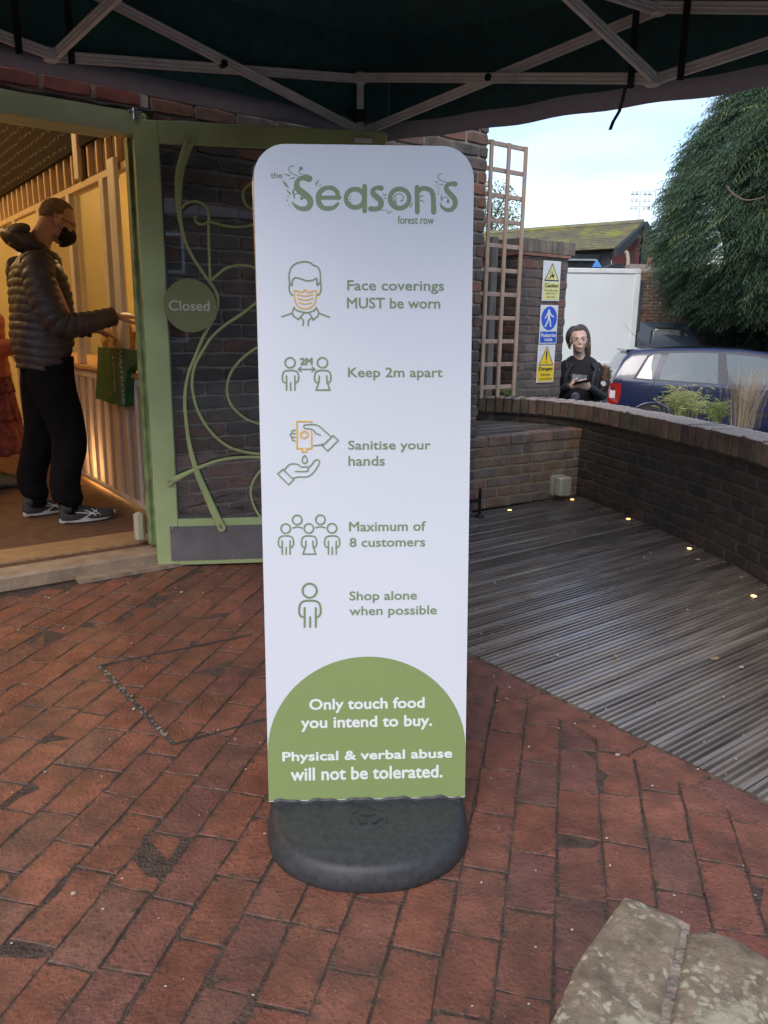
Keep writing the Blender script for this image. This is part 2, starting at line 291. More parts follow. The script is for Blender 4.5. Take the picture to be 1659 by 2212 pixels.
# ------------------------------------------------------------------ flat print helpers: a plane with local (a,b) metres
class Board:
    def __init__(s,o,ex,ey,off=.0012):
        s.o=np.array(o,float); s.ex=np.array(ex,float)/np.linalg.norm(ex); s.ey=np.array(ey,float)/np.linalg.norm(ey)
        s.n=np.cross(s.ex,s.ey); s.n/=np.linalg.norm(s.n); s.off=off; s.k=0
    def ab(s,x,y):                                    # photograph pixel -> metres on the board
        q=gpl(x,y,s.o,s.n)-s.o; return np.array([q@s.ex,q@s.ey])
    def P(s,a,b,h=0.): return s.o+s.ex*a+s.ey*b+s.n*(s.off+h)
    def stroke(s,mb,pts,wd,closed=False,rndcap=True):
        s.k+=1; h=s.k*.000012
        P=[np.array(p,float) for p in pts]; n=len(P); W=list(wd) if hasattr(wd,'__len__') else [wd]*n
        if not closed and rndcap:                      # rounded ends
            for e in (0,1):
                i,j=(0,1) if e==0 else (-1,-2)
                d=P[i]-P[j]; d/=np.linalg.norm(d)+1e-12; w_=W[i]
                ins=[(P[i]+d*w_*.5*math.sin(t),w_*math.cos(t)) for t in (rad(30),rad(60),rad(82))]
                for q,ww in ins:
                    if e==0: P.insert(0,q); W.insert(0,ww)
                    else: P.append(q); W.append(ww)
            n=len(P)
        Lp=[];Rp=[]
        for i in range(n):
            a=P[(i-1)%n] if (closed or i>0) else None; b=P[(i+1)%n] if (closed or i<n-1) else None
            d1=(P[i]-a) if a is not None else (b-P[i]); d2=(b-P[i]) if b is not None else d1
            d1=d1/(np.linalg.norm(d1)+1e-12); d2=d2/(np.linalg.norm(d2)+1e-12)
            t=d1+d2; t/=np.linalg.norm(t)+1e-12; nn=np.array([-t[1],t[0]]); c=max(.55,nn@np.array([-d1[1],d1[0]]))
            Lp.append(P[i]+nn*W[i]/2/c); Rp.append(P[i]-nn*W[i]/2/c)
        vs=[s.P(*q,h) for q in Lp]+[s.P(*q,h) for q in Rp]
        fs=[(i,i+n,(i+1)%n+n,(i+1)%n) for i in range(n if closed else n-1)]
        mb.add(vs,fs)
    def poly(s,mb,pts,h=0):
        s.k+=1; mb.add([s.P(*q,s.k*.000012+h) for q in pts],[tuple(range(len(pts)))])
    def disc(s,mb,c,r,n=16,h=0): s.poly(mb,[(c[0]+r*math.cos(2*PI*i/n),c[1]+r*math.sin(2*PI*i/n)) for i in range(n)],h)
    def text(s,body,bbox,name,mat,parent,bold=0.,h=.0004,label=None):
        """bbox = a0,b0,a1,b1 in metres on the board; bold = stroke thickening in metres"""
        c=bpy.data.curves.new(name,'FONT'); c.body=body; c.size=1; c.resolution_u=3; c.align_x='LEFT'
        o=bpy.data.objects.new(name,c); COL.objects.link(o); dg=bpy.context.evaluated_depsgraph_get(); dg.update()
        me=bpy.data.meshes.new_from_object(o.evaluated_get(dg)); bpy.data.objects.remove(o); bpy.data.curves.remove(c)
        v=np.empty(len(me.vertices)*3); me.vertices.foreach_get('co',v); v=v.reshape(-1,3); fs=[tuple(p.vertices) for p in me.polygons]; bpy.data.meshes.remove(me)
        lo=v.min(0); hi=v.max(0); a0,b0,a1,b1=bbox; a0+=bold;a1-=bold;b0+=bold;b1-=bold
        a=a0+(v[:,0]-lo[0])/(hi[0]-lo[0])*(a1-a0); b=b0+(v[:,1]-lo[1])/(hi[1]-lo[1])*(b1-b0)
        mb=MB(); offs=[(0,0)] if bold<=0 else [(0,0)]+[(bold*math.cos(q),bold*math.sin(q)) for q in np.linspace(0,2*PI,9)[:-1]]
        for j,(dx,dy) in enumerate(offs):
            w_=s.o+np.outer(a+dx,s.ex)+np.outer(b+dy,s.ey)+s.n*(s.off+h+j*.000015); mb.add(list(w_),fs)
        return mb.build(name,mat,parent,label=label,fix=False)
    def textc(s,body,cb,tr,name,mat,parent,bold=0.,h=.0004,label=None):
        x0,x1,y0,y1=cb; p=[s.ab(*crop(x,y,*tr)) for x,y in((x0,y1),(x1,y0),(x0,y0),(x1,y1))]
        return s.text(body,((p[0][0]+p[2][0])/2,(p[0][1]+p[3][1])/2,(p[1][0]+p[3][0])/2,(p[1][1]+p[2][1])/2),name,mat,parent,bold,h,label)
# ------------------------------------------------------------------ brick laying
def brick_mesh(name,L,D,Hh,seed,b=.006,rough=.0025,top=False):
    """length X, depth Y, height Z, chamfered and slightly out of true"""
    r=random.Random(seed); mb=MB(); h=(L/2,D/2,Hh/2); rings=[]
    n=10
    base=[(-1,-1),(-.35,-1),(.35,-1),(1,-1),(1,0),(1,1),(.35,1),(-.35,1),(-1,1),(-1,0)]
    jit=[(r.uniform(-1,1)*rough,r.uniform(-1,1)*rough) for _ in base]
    for z,ins in((-h[2],0),(h[2]-b,0),(h[2],b)):
        ring=[]
        for (x,y),(jx,jy) in zip(base,jit):
            X=x*(h[0]-ins)+jx; Y=y*(h[1]-ins)+jy
            if abs(x)==1 and abs(y)==1: X-=x*b*.6; Y-=y*b*.6
            ring.append((X,Y,z+(r.uniform(-1,1)*rough*.5 if z==h[2] else 0)))
        rings.append(ring)
    mb.rings(rings,True,True); return mb.mesh(name)
def brickset(L,D,Hh,k=6,seed=0,b=.006,rough=.0025,name='brick'):
    # brick seen on its face: the chamfered 'top' (Z) of the mesh is the visible face
    return [brick_mesh(name,L,D,Hh,seed+i,b,rough) for i in range(k)]
def lay(root,cells,pools,mat,limit=300,name='brick'):
    """cells: (centre of visible face, along, up, outward normal, length scale, kind).  The ones largest in view
    become parts of their own; the rest are joined."""
    sc=[]
    for c in cells:
        x,y,z=pj(c[0]); vis=(-260<x<1659+260 and -260<y<2212+260 and z>0); sc.append((0 if vis else 1,z if z>0 else 99))
    order=sorted(range(len(cells)),key=lambda i:sc[i]); me_mats=set()
    rest=MB()
    for rank,i in enumerate(order):
        P,ax,up,n,ls,kind=cells[i]; me=pools[kind][rng.randrange(len(pools[kind]))]
        if mat.name not in [q.name for q in me.materials]: me.materials.append(mat)
        ax,up,n=[np.array(q,float)/np.linalg.norm(q) for q in(ax,up,n)]
        fl=rng.choice((1,-1)); ax_=ax*fl; up_=np.cross(n,ax_)
        dep=me['depth']; c=np.array(P)-n*dep/2+n*rng.uniform(-.0012,.0012)
        Mx=Matrix(((ax_[0]*ls,up_[0],n[0],c[0]),(ax_[1]*ls,up_[1],n[1],c[1]),(ax_[2]*ls,up_[2],n[2],c[2]),(0,0,0,1)))
        if rank<limit and sc[i][0]==0:
            o=bpy.data.objects.new(name,me); COL.objects.link(o); o.parent=root; o.matrix_basis=WM[root.name].inverted()@Mx if root.name in WM else Mx
        else:
            vs=[tuple(Mx@v.co) for v in me.vertices]; rest.add(vs,[tuple(p.vertices) for p in me.polygons])
    if rest.v:
        o=rest.build(name,mat,root if root.name in WM else None,fix=False)
        if root.name not in WM: o.parent=root
        o['kind']='stuff'
def bset(L,Hh,dep=.05,k=6,seed=0,b=.006,rough=.002):
    ms=brickset(L,Hh,dep,k,seed,b,rough)
    for m in ms: m['depth']=dep
    return ms
def wall_cells(o,ax,n,length,z0,z1,course=.075,L=.215,first=0,bond='stretcher',j=.01,ragged=0):
    ax=np.array(ax);n=np.array(n);cells=[]; row=0; z=z0
    while z+course<=z1+.001:
        x=0. ; off=(.5 if (row+first)%2 else 0)*(L+j)
        s=-off
        while s<length-.02:
            a=max(s,0); b_=min(s+L,length)
            if b_-a>.04:
                if ragged and b_>length-.06: b_+=rng.uniform(0,ragged)
                cells.append((np.array(o)+ax*((a+b_)/2)+Z*(z+course/2-.005+j/2),ax,Z,n,(b_-a)/L,0))
            s+=L+j
        z+=course; row+=1
    return cells
# ------------------------------------------------------------------ ground and paving
g=MB(); g.add([(-250,-120,-.42),(250,-120,-.42),(250,420,-.42),(-250,420,-.42)],[(0,1,2,3)])
struct(g.build('ground',m_asphalt,fix=False))
EA=np.array([1.077,1.891,0.]); ED=-V      # deck edge runs along -V through EA
S0=float(EA@U)
pav=MB()
e1=EA+V*2.35; e2=EA-V*3.6
pav.prism([at(-4.5,.02,-.41),(-6,-3,-.41),(e2[0]-.02,e2[1]-.02,-.41),(e1[0]-.012,e1[1]-.012,-.41),at(.85,.02,-.41)],(0,0,.4088))
# street front behind the camera, seen only as reflection
root_p=struct(pav.build('brick_pavement',m_joint))
# edging course along the deck then running courses
pool={0:[],1:[]}
for i in range(12):
    me=brick_mesh('brick',.2125,.1085,.05,40+i,.0018,.0034); me['depth']=.05; pool[0].append(me)
cells=[]
q=-2.0
while q<2.35:
    P=EA+V*(q+.1)-U*.062; cells.append(((P[0],P[1],rng.uniform(.0022,.0036)),V,U,Z,rng.uniform(.97,1.01),0)); q+=.217
dB=np.array([math.sin(rad(13)),math.cos(rad(13)),0]); nB=np.array([dB[1],-dB[0],0])
inset=S0-.125
front=lambda P:(P-HG)@V           # <0 in front of the shop line
for r in range(-44,14):
    c0=nB*(r*.1125)
    s=-1.5+(.5*.216 if r%2 else 0)+rng.uniform(-.055,.055)
    while s<7:
        Ln=.207*rng.uniform(.90,1.08)
        a,b_=s,s+Ln
        # clip to region
        def ok(t): 
            P=c0+dB*t; return P@U<inset+.085 and (P-HG)@V<(-.075 if (P-HG)@U<.08 else -.01)
        ts=[a+(b_-a)*k/10 for k in range(11)]; good=[t for t in ts if ok(t)]
        s=b_+.0105
        if len(good)<2: continue
        a2,b2=min(good),max(good); P=c0+dB*((a2+b2)/2)
        if P[1]<.2 or P[0]<-3.4: continue
        tilt=np.array([rng.gauss(0,.004),rng.gauss(0,.005),1]); tilt/=np.linalg.norm(tilt)
        rot=rng.gauss(0,.013); ax=dB*math.cos(rot)+nB*math.sin(rot)
        ax=ax-tilt*(ax@tilt)
        cells.append(((P[0],P[1],rng.uniform(-.0002,.0018)),ax,np.cross(tilt,ax),tilt,(b2-a2)/.207,0))
lay(root_p,cells,pool,m_paver,300)
# joint grit, petals and chips on the ground
gm=MB(); gr=random.Random(3)
for i in range(420):
    if i<300: x=gr.uniform(-2.4,1.3); y=gr.uniform(.9,4.0)
    else: x=gr.uniform(.3,2.0); y=gr.uniform(1.6,5.8)
    r=gr.uniform(.0012,.0035)*(2.2 if gr.random()<.08 else 1)
    gm.ell((x,y,.004+r*.4),(r*gr.uniform(.8,1.8),r,r*.6),5,3)
o=gm.build('gravel_chips',M('pale_grit',(.5,.44,.36),.9,.3,50),fix=False); o['kind']='stuff'; tag(o,'pale grit and fallen petals scattered over paving and deck','grit')
# the street's other side, behind the photographer: it closes the low sky and shows in the door glass
SF=thing('street_house','plain brick house row with slate roof across the street behind the photographer','house',(0,-20,0))
mb=MB(); mb.box((0,-22,2.2),(60,4,5.2)); mb.build('wall',m_house,SF)
mb=MB(); mb.prism([(-30.5,-19.7,4.8),(-30.5,-24.3,4.8),(-30.5,-22,6.6)],(61,0,0)); mb.build('roof',M('grey_slate',(.12,.12,.13),.7,.2,3),SF)
for i in range(9):
    for z in (1.3,3.6):
        mb=MB(); mb.bevbox((-18+i*4.4,-19.97,z),(1.2,.08,1.3),None,.01); w_=mb.build('window',m_white,SF)
        mb=MB(); mb.box((-18+i*4.4,-19.92,z),(1.0,.02,1.1)); mb.build('window_glass',m_black,w_)
# recessed cover edge
cv=[gz(215,1440),gz(375,1610),gz(700,1520),gz(545,1372)]
t=thing('inspection_cover','brick filled inspection cover edge of dark metal set in the red paving','cover',tuple(cv[0]))
me_=M('rusty_dark_metal',(.05,.042,.036),.75,.4,30,bump=.4)
for i,wd in ((0,.016),(1,.007),(3,.006)):
    a,b=cv[i],cv[(i+1)%4]; d=b-a; Ln=np.linalg.norm(d); d/=Ln; nn=np.cross(Z,d); mb=MB(); 
    mb.bevbox((a+b)/2+Z*.002,(Ln,wd,.008),(d,nn,Z),.002); mb.build('metal_edge',me_,t)
dm=MB()
a,b=cv[0],cv[1]
for k in range(60):
    tt=gr.random(); P=a+(b-a)*tt+np.array([gr.gauss(0,.006),gr.gauss(0,.006),.006]); r=gr.uniform(.002,.007); dm.ell(P,(r,r*.8,r*.5),6,4)
o=dm.build('grit',M('crumbled_mortar',(.22,.18,.14),.95,.4,60),t,fix=False); o['kind']='stuff'
# ------------------------------------------------------------------ curved dwarf wall
fp=[(.55,6.40),(.80,6.42),(1.05,6.36),(1.30,6.20),(1.47,6.02),(1.57,5.80),(1.64,5.55),(1.735,5.2),(1.825,4.85),(1.92,4.42),(1.97,4.02),(1.985,3.7),(1.98,3.2),(1.94,2.7),(1.86,2.2)]
fpc=cat_rom([np.array([a,b]) for a,b in fp],10)
cum=[0]
for i in range(1,len(fpc)): cum.append(cum[-1]+np.linalg.norm(fpc[i]-fpc[i-1]))
def onpath(s,off=0.):
    s=min(max(s,0),cum[-1]-1e-4); i=max(j for j in range(len(cum)) if cum[j]<=s); i=min(i,len(fpc)-2)
    f=(s-cum[i])/(cum[i+1]-cum[i]); p=fpc[i]*(1-f)+fpc[i+1]*f
    j0=max(i-3,0); j1=min(i+4,len(fpc)-1); t=fpc[j1]-fpc[j0]; t/=np.linalg.norm(t); n=np.array([-t[1],t[0]])  # left of travel = behind wall
    return np.array([p[0]+n[0]*off,p[1]+n[1]*off,0]),np.array([t[0],t[1],0]),np.array([-n[0],-n[1],0])
WT=thing('curved_brick_wall','low curved wall of dark damp brick with an upright brick coping, beside the timber deck','wall',(1.9,4.4,0))
core=MB(); R=[]
for k in range(90):
    s=cum[-1]*k/89; a,_,_=onpath(s,.007); b,_,_=onpath(s,.22); R.append([a+Z*-.42,a+Z*.595,b+Z*.595,b+Z*-.42])
core.rings(R); core.build('mortar',m_mortard,WT)
cells=[]; SP=bset(.215,.065,.05,6,100); row=0
z=.0
while z<.59:
    s=.1125 if row%2 else 0.
    while s<cum[-1]-.1:
        P,t,n=onpath(s+.1075); cells.append((P+Z*(z+.0375),t,Z,n,1.,0)); s+=.225
    z+=.075; row+=1
lay(WT,cells,{0:SP},m_dark,300)
# coping of bricks on edge, the far ones joined by nothing: each its own part
m_copet=M('sky_lit_brick_top',(.40,.33,.28),.9,.25,18,bump=.4)  # paler than the sides: grazing sky light put into the top colour
cop=[]
for i in range(6):
    r=random.Random(i); mb=MB(); mb.bevbox((0,0,0),(.062,.24,.122),None,.006); 
    vs=[(x+r.uniform(-.0015,.0015),y+r.uniform(-.002,.002),z+r.uniform(-.0015,.0015)) for x,y,z in mb.v]; mb.v=vs
    me=mb.mesh('coping_brick'); fixn(me); me.materials.append(m_cope); me.materials.append(m_copet)
    for p in me.polygons:
        if p.normal.z>.6: p.material_index=1
    cop.append(me)
s=.03; k=0; bed=MB(); R=[]
for k in range(90):
    q=cum[-1]*k/89; a,_,_=onpath(q,-.012); b,_,_=onpath(q,.205); R.append([a+Z*.59,a+Z*.714,b+Z*.714,b+Z*.59])
bed.rings(R); bed.build('coping_mortar',m_mortard,WT)
while s<cum[-1]-.05:
    P,t,n=onpath(s,.095); o=bpy.data.objects.new('coping_brick',cop[rng.randrange(6)]); COL.objects.link(o); o.parent=WT
    c=P+Z*(.661+rng.uniform(-.002,.002)); rt=rng.gauss(0,.01)
    Mx=Matrix.Translation(Vector(c))@Matrix(((t[0],-n[0],0,0),(t[1],-n[1],0,0),(0,0,1,0),(0,0,0,1)))@Matrix.Rotation(rt,4,'X')
    o.matrix_basis=WM[WT.name].inverted()@Mx; s+=.0725
# ------------------------------------------------------------------ retaining wall and upper deck
RA=np.array([.55,5.30,0]); RB=np.array([1.53,5.955,0]); rd=(RB-RA); RL=np.linalg.norm(rd); rd/=RL; rn=np.array([rd[1],-rd[0],0])
RT=thing('retaining_wall','short retaining wall of brown brick with ochre joints below the upper deck','wall',tuple(RA))
mb=MB(); mb.box((RA+RB)/2-rn*.06+Z*.26,(RL,.106,.515),(rd,rn,Z)); mb.build('mortar',m_mortary,RT)
cells=wall_cells(RA,rd,rn,RL,0,.45,.075)
lay(RT,cells,{0:bset(.215,.065,.05,6,130)},m_ret,300)
s=0
cp=MB(); cp.bevbox((0,0,0),(.205,.12,.075),None,.008); me=cp.mesh('coping_brick'); fixn(me); me.materials.append(m_ret)
while s<RL-.05:
    o=bpy.data.objects.new('coping_brick',me); COL.objects.link(o); o.parent=RT
    c=RA+rd*(s+.105)-rn*.052+Z*(.492+rng.uniform(-.002,.002))
    o.matrix_basis=WM[RT.name].inverted()@Matrix(((rd[0],-rn[0],0,c[0]),(rd[1],-rn[1],0,c[1]),(0,0,1,c[2]),(0,0,0,1))); s+=.216
# ------------------------------------------------------------------ decks
def deckmat():
    m,t,b=newmat('wet_grooved_decking'); N=t.nodes.new; K=t.links.new
    ge=N('ShaderNodeNewGeometry'); oi=N('ShaderNodeObjectInfo')
    mp=N('ShaderNodeMapping'); mp.vector_type='TEXTURE'; mp.inputs['Rotation'].default_value=(0,0,PI/2-A0); mp.inputs['Scale'].default_value=(1.6,.12,1)
    K(ge.outputs['Position'],mp.inputs[0])
    n1=N('ShaderNodeTexNoise'); n1.inputs['Scale'].default_value=3; n1.inputs['Detail'].default_value=8; K(mp.outputs[0],n1.inputs[0])
    n2=N('ShaderNodeTexNoise'); n2.inputs['Scale'].default_value=1.6; n2.inputs['Detail'].default_value=5; K(ge.outputs['Position'],n2.inputs[0])
    rp=N('ShaderNodeValToRGB'); e=rp.color_ramp.elements; e[0].position=.3; e[0].color=(.085,.062,.048,1); e[1].position=.72; e[1].color=(.30,.255,.21,1)
    K(n1.outputs[0],rp.inputs[0])
    mr=N('ShaderNodeMapRange'); mr.inputs['From Min'].default_value=.35; mr.inputs['From Max'].default_value=.62; mr.inputs['To Min'].default_value=.16; mr.inputs['To Max'].default_value=.42; K(n2.outputs[0],mr.inputs[0])
    ml=N('ShaderNodeMath'); ml.operation='MULTIPLY_ADD'; ml.inputs[1].default_value=.5; ml.inputs[2].default_value=.75; K(oi.outputs['Random'],ml.inputs[0])
    vs=N('ShaderNodeVectorMath'); vs.operation='SCALE'; K(rp.outputs[0],vs.inputs[0]); K(ml.outputs[0],vs.inputs['Scale']); K(vs.outputs[0],b.inputs['Base Color'])
    K(mr.outputs[0],b.inputs['Roughness']); b.inputs['Specular IOR Level'].default_value=.9; b.inputs['Coat Weight'].default_value=.8; b.inputs['Coat Roughness'].default_value=.22
    bp=N('ShaderNodeBump'); bp.inputs['Strength'].default_value=.25; bp.inputs['Distance'].default_value=.005; K(n1.outputs[0],bp.inputs['Height']); K(bp.outputs[0],b.inputs['Normal']); return m
m_deck=deckmat()
def board(mb,t0,wd,sa,sb,z,h=.028,g=6):
    prof=[(t0,z-h),(t0,z-.003),(t0+.003,z)]; pitch=wd/(g+.0)
    for k in range(g):
        c=t0+pitch*(k+1)
        if k<g-1: prof+=[(c-.0074,z),(c-.0064,z-.014),(c+.0064,z-.014),(c+.0074,z)]
    prof+=[(t0+wd-.003,z),(t0+wd,z-.003),(t0+wd,z-h)]
    ra=[U*sa+V*a+Z*b for a,b in prof]; rb=[U*sb+V*a+Z*b for a,b in prof]
    mb.rings([ra,rb],True,True)
wallst=[(p@U[:2],p@V[:2]) for p in fpc]
def s_end(t,lo=True):
    c=[a for a,b in wallst if abs(b-t)<.12 and a>2.0]; return (min(c) if c else (3.2 if t<2 else 4.0))
deck=MB(); # dark void under the boards
dk=thing('timber_deck','wet grooved timber deck sloping away between red paving and curved wall','deck',tuple(EA))
tH=float(HG@V)
pts=[]
t=-1.25
joist=MB()
while t<tH-.06:
    wd=.142; tm=t+wd/2; e=s_end(tm)+.13
    # boards clear the curved wall: last point of the wall front seen from this board
    mb=MB(); board(mb,t,wd,S0+.008+rng.uniform(-.002,.003),e,rng.uniform(-.0015,.0015)); mb.build('board',m_deck,dk)
    t+=.147
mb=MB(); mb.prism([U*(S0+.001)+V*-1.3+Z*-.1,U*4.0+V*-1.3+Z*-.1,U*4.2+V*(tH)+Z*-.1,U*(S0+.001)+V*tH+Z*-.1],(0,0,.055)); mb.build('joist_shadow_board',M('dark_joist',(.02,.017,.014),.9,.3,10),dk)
ud=thing('upper_timber_deck','small raised timber deck behind the retaining wall under the trellis','deck',(1.0,5.9,.5))
t=tH+.05
while t<tH+.95:
    mb=MB(); e=4.9
    c=[a for a,b in wallst if abs(b-(t+.07))<.06 and a>3.2]; e=min(c)+.02 if c else 4.75
    board(mb,t,.142,3.2,e,.53); mb.build('board',m_deck,ud); t+=.147
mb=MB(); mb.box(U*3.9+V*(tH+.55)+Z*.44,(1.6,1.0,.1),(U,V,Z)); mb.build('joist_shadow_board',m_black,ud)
# deck lamps
for i,(x,y,lab) in enumerate([(1101,1103,'farthest left round deck light glowing amber near the brown retaining wall'),(1236,1080,'round amber deck light in the far corner beside the cream box'),(1357,1122,'middle round amber deck light near the foot of the dark wall'),(1489,1186,'round amber deck light next to a pale stone chip by the wall'),(1628,1289,'nearest round amber deck light at the right edge')]):
    P=gz(x,y); tt=thing('deck_light',lab,'light',tuple(P),group='amber lights sunk in the deck')
    mb=MB(); mb.tube([P+Z*-.02,P+Z*.004],.019,16); mb.build('rim',m_steel,tt)
    mb=MB(); mb.ell(P+Z*.004,(.0145,.0145,.004),14,6); mb.build('lens',m_lamp,tt,smooth=True)
# leaf and pebble litter that can be told apart
m_leaf=M('dead_leaf',(.22,.11,.05),.8,.4,60)
for (x,y,lab,rz) in [(1550,2395/1.8228+0,'curled brown leaf lying on the wet deck',.4)]:
    pass
mb=MB()
for (x,y,sx) in [(1508,1210,.02),(1530,1225,.014),(1592,1187,.014),(1600,1248,.022),(1180,1162,.013),(1405,1195,.013),(1352,1188,.012),(1240,1150,.018),(1543,1424,.03),(1485,1320,.012),(1330,1420,.016)]:
    P=gz(x,y); mb.ell(P+Z*.005,(sx*.8,sx*.5,.006),7,4,((math.cos(x),math.sin(x),0),(-math.sin(x),math.cos(x),0),(0,0,1)))
o=mb.build('fallen_leaves',M('leaf_scraps',(.28,.2,.13),.8,.6,40),fix=False); o['kind']='stuff'; tag(o,'small dead leaves and chips scattered on the grooved deck','leaves')
P=gz(1137,1292); mb=MB(); mb.tube([P+np.array([.026*math.cos(a),.02*math.sin(a),.004]) for a in np.linspace(0,2*PI,24)[:-1]],.002,5,closed=True)
tag(mb.build('elastic_band',M('tan_rubber',(.3,.2,.1),.5),fix=False),'tan elastic band ring lying on the grooved deck','band')
# electric box
rb_=gz(1193,1076); fcen=RA+rd*((rb_-RA)@rd)
t=thing('electric_box','cream metal socket box at the foot of the brown retaining wall','box',tuple(fcen))
mb=MB(); mb.bevbox(fcen+rn*.018+Z*.112,(.125,.036,.15),(rd,rn,Z),.004); mb.build('back_box',m_cream,t)
mb=MB(); mb.bevbox(fcen+rn*.075+rd*.008+Z*.11,(.122,.07,.145),(rd,rn,Z),.012); mb.build('cover',m_cream,t,smooth=False)
# door stay
P=gz(1035,1117); t=thing('door_stay','black iron door stop standing on the deck by the shop corner','door stop',tuple(P))
mb=MB(); mb.tube([P,P+Z*.008],.034,18); mb.tube([P+Z*.008,P+Z*.02],[.026,.014],16); mb.build('base',m_black,t)
mb=MB(); mb.box(P+Z*.105,(.018,.012,.19),(rd,rn,Z)); mb.build('post',m_black,t)
mb=MB(); mb.box(P+Z*.12-rd*.08,(.16,.02,.02),(rd,rn,Z)); mb.build('arm',m_black,t)
# ------------------------------------------------------------------ shop building
SH=thing('shop_building','brick shop building with a green framed doorway and warm lit interior','building',tuple(HG))
mb=MB(); mb.box(at(1.19,.165+.006,1.6),(2.2,.32,4.2),(U,V,Z)); mb.build('wall',m_mortar,SH)
cells=wall_cells(at(.09,0,0),U,-V,2.2,0.0,2.72,.075,ragged=.012)
lay(SH,cells,{0:bset(.215,.065,.05,8,160,rough=.0028)},m_house,300)
# above the opening: painted red soldier band and bricks
m_red=brickmat('painted_red_brick',[(.33,.12,.09),(.36,.13,.10),(.30,.11,.085)],rough=.6,bump=.25,speck=.15,dirtamt=.2)
m_wj=M('pale_joint',(.42,.38,.34),.9,.2,20)
mb=MB(); mb.box(at(-1.55,.17,3.0),(3.26,.33,1.46),(U,V,Z)); mb.build('wall',m_wj,SH)
cells=[]
for row in range(4):
    s=-3.1+(.1125 if row%2 else 0)
    while s<0:
        cells.append((at(s+.1075,0,2.300+row*.075),U,Z,-V,1,0)); s+=.225
BR=bset(.212,.063,.05,6,190)
for i,c in enumerate(cells):
    o=bpy.data.objects.new('brick',BR[i%6]); COL.objects.link(o); o.parent=SH
    if m_red.name not in [q.name for q in BR[i%6].materials]: BR[i%6].materials.append(m_red)
    P=c[0]+V*.02; o.matrix_basis=WM[SH.name].inverted()@Matrix(((U[0],Z[0],-V[0],P[0]),(U[1],Z[1],-V[1],P[1]),(U[2],Z[2],-V[2],P[2]),(0,0,0,1)))
mb=MB()
R=[]
for k in range(40):
    u=-3.1+k*3.2/39; w_=.004*math.sin(k*1.7)+.003*math.sin(k*3.1)
    R.append([at(u,-.012+w_,2.242),at(u,-.022,2.252+w_),at(u,-.006,2.262+w_*.5),at(u,.02,2.264),at(u,.02,2.242)])
mb.rings(R); mb.build('lead_flashing',M('dull_lead',(.07,.06,.055),.5,.6,12,metal=.2,bump=.5,bscale=30),SH)
# green door frame of the opening
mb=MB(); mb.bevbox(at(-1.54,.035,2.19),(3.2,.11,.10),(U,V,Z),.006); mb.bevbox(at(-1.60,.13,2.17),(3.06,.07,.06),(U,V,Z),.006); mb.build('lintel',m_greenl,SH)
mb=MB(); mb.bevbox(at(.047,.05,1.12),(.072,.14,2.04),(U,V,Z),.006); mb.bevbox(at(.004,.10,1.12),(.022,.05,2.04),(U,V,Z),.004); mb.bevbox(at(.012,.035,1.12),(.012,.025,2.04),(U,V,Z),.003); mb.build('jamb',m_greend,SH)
mb=MB(); mb.bevbox(at(.0,-.012,2.235),(.07,.05,.012),(U,V,Z),.003); mb.tube([at(-.0,-.03,2.20),at(0,-.03,2.25)],.012,10); mb.build('hinge',m_steel,SH)
mb=MB(); mb.bevbox(at(-.9,.105,.042),(1.9,.22,.085),(U,V,Z),.012); mb.build('sill',m_sill,SH)
mb=MB(); mb.bevbox(at(-2.5,.105,.038),(1.26,.23,.09),(U,V,Z),.014); mb.build('sill',m_sill,SH)
mb=MB(); mb.box(at(-.12,-.035,.012),(.62,.07,.02),(U,V,Z)); mb.build('sill_board',M('split_board',(.3,.22,.15),.8,.3,8,stretch=(1,6,1)),SH)
mb=MB(); mb.bevbox(at(-.045,.14,.20),(.05,.05,.16),(U,V,Z),.012); mb.build('jamb_block',m_cream,SH)
# interior shell
mb=MB(); mb.box(at(-.65,2.7,.03),(5.7,5.1,.12),(U,V,Z)); mb.build('floor',m_mat,SH)
mb=MB(); mb.box(at(-.6,.30,.098),(1.3,.24,.012),(U,V,Z)); mb.build('floor_board',M('timber_threshold',(.36,.22,.11),.6,.3,9,stretch=(1,5,1)),SH)
mb=MB(); mb.box(at(-.65,5.3,1.9),(5.7,.1,3.8),(U,V,Z)); mb.build('back_wall',m_in,SH)
mb=MB(); mb.box(at(2.2,2.8,1.9),(.1,4.9,3.8),(U,V,Z)); mb.box(at(-3.5,2.7,1.9),(.1,5.2,3.8),(U,V,Z)); mb.build('side_wall',m_in,SH)
mb=MB(); mb.box(at(-.65,2.7,3.85),(5.8,5.4,.1),(U,V,Z)); mb.build('ceiling',M('dim_ceiling',(.25,.19,.12),.9,.2,3),SH)
mb=MB(); mb.box(at(-4.3,.17,1.9),(2.3,.33,3.9),(U,V,Z)); mb.build('wall',m_mortar,SH)
mb=MB(); mb.box(at(-1.5,2.7,3.97),(7.5,5.5,.12),(U,V,Z)); mb.build('roof',m_dark,SH)
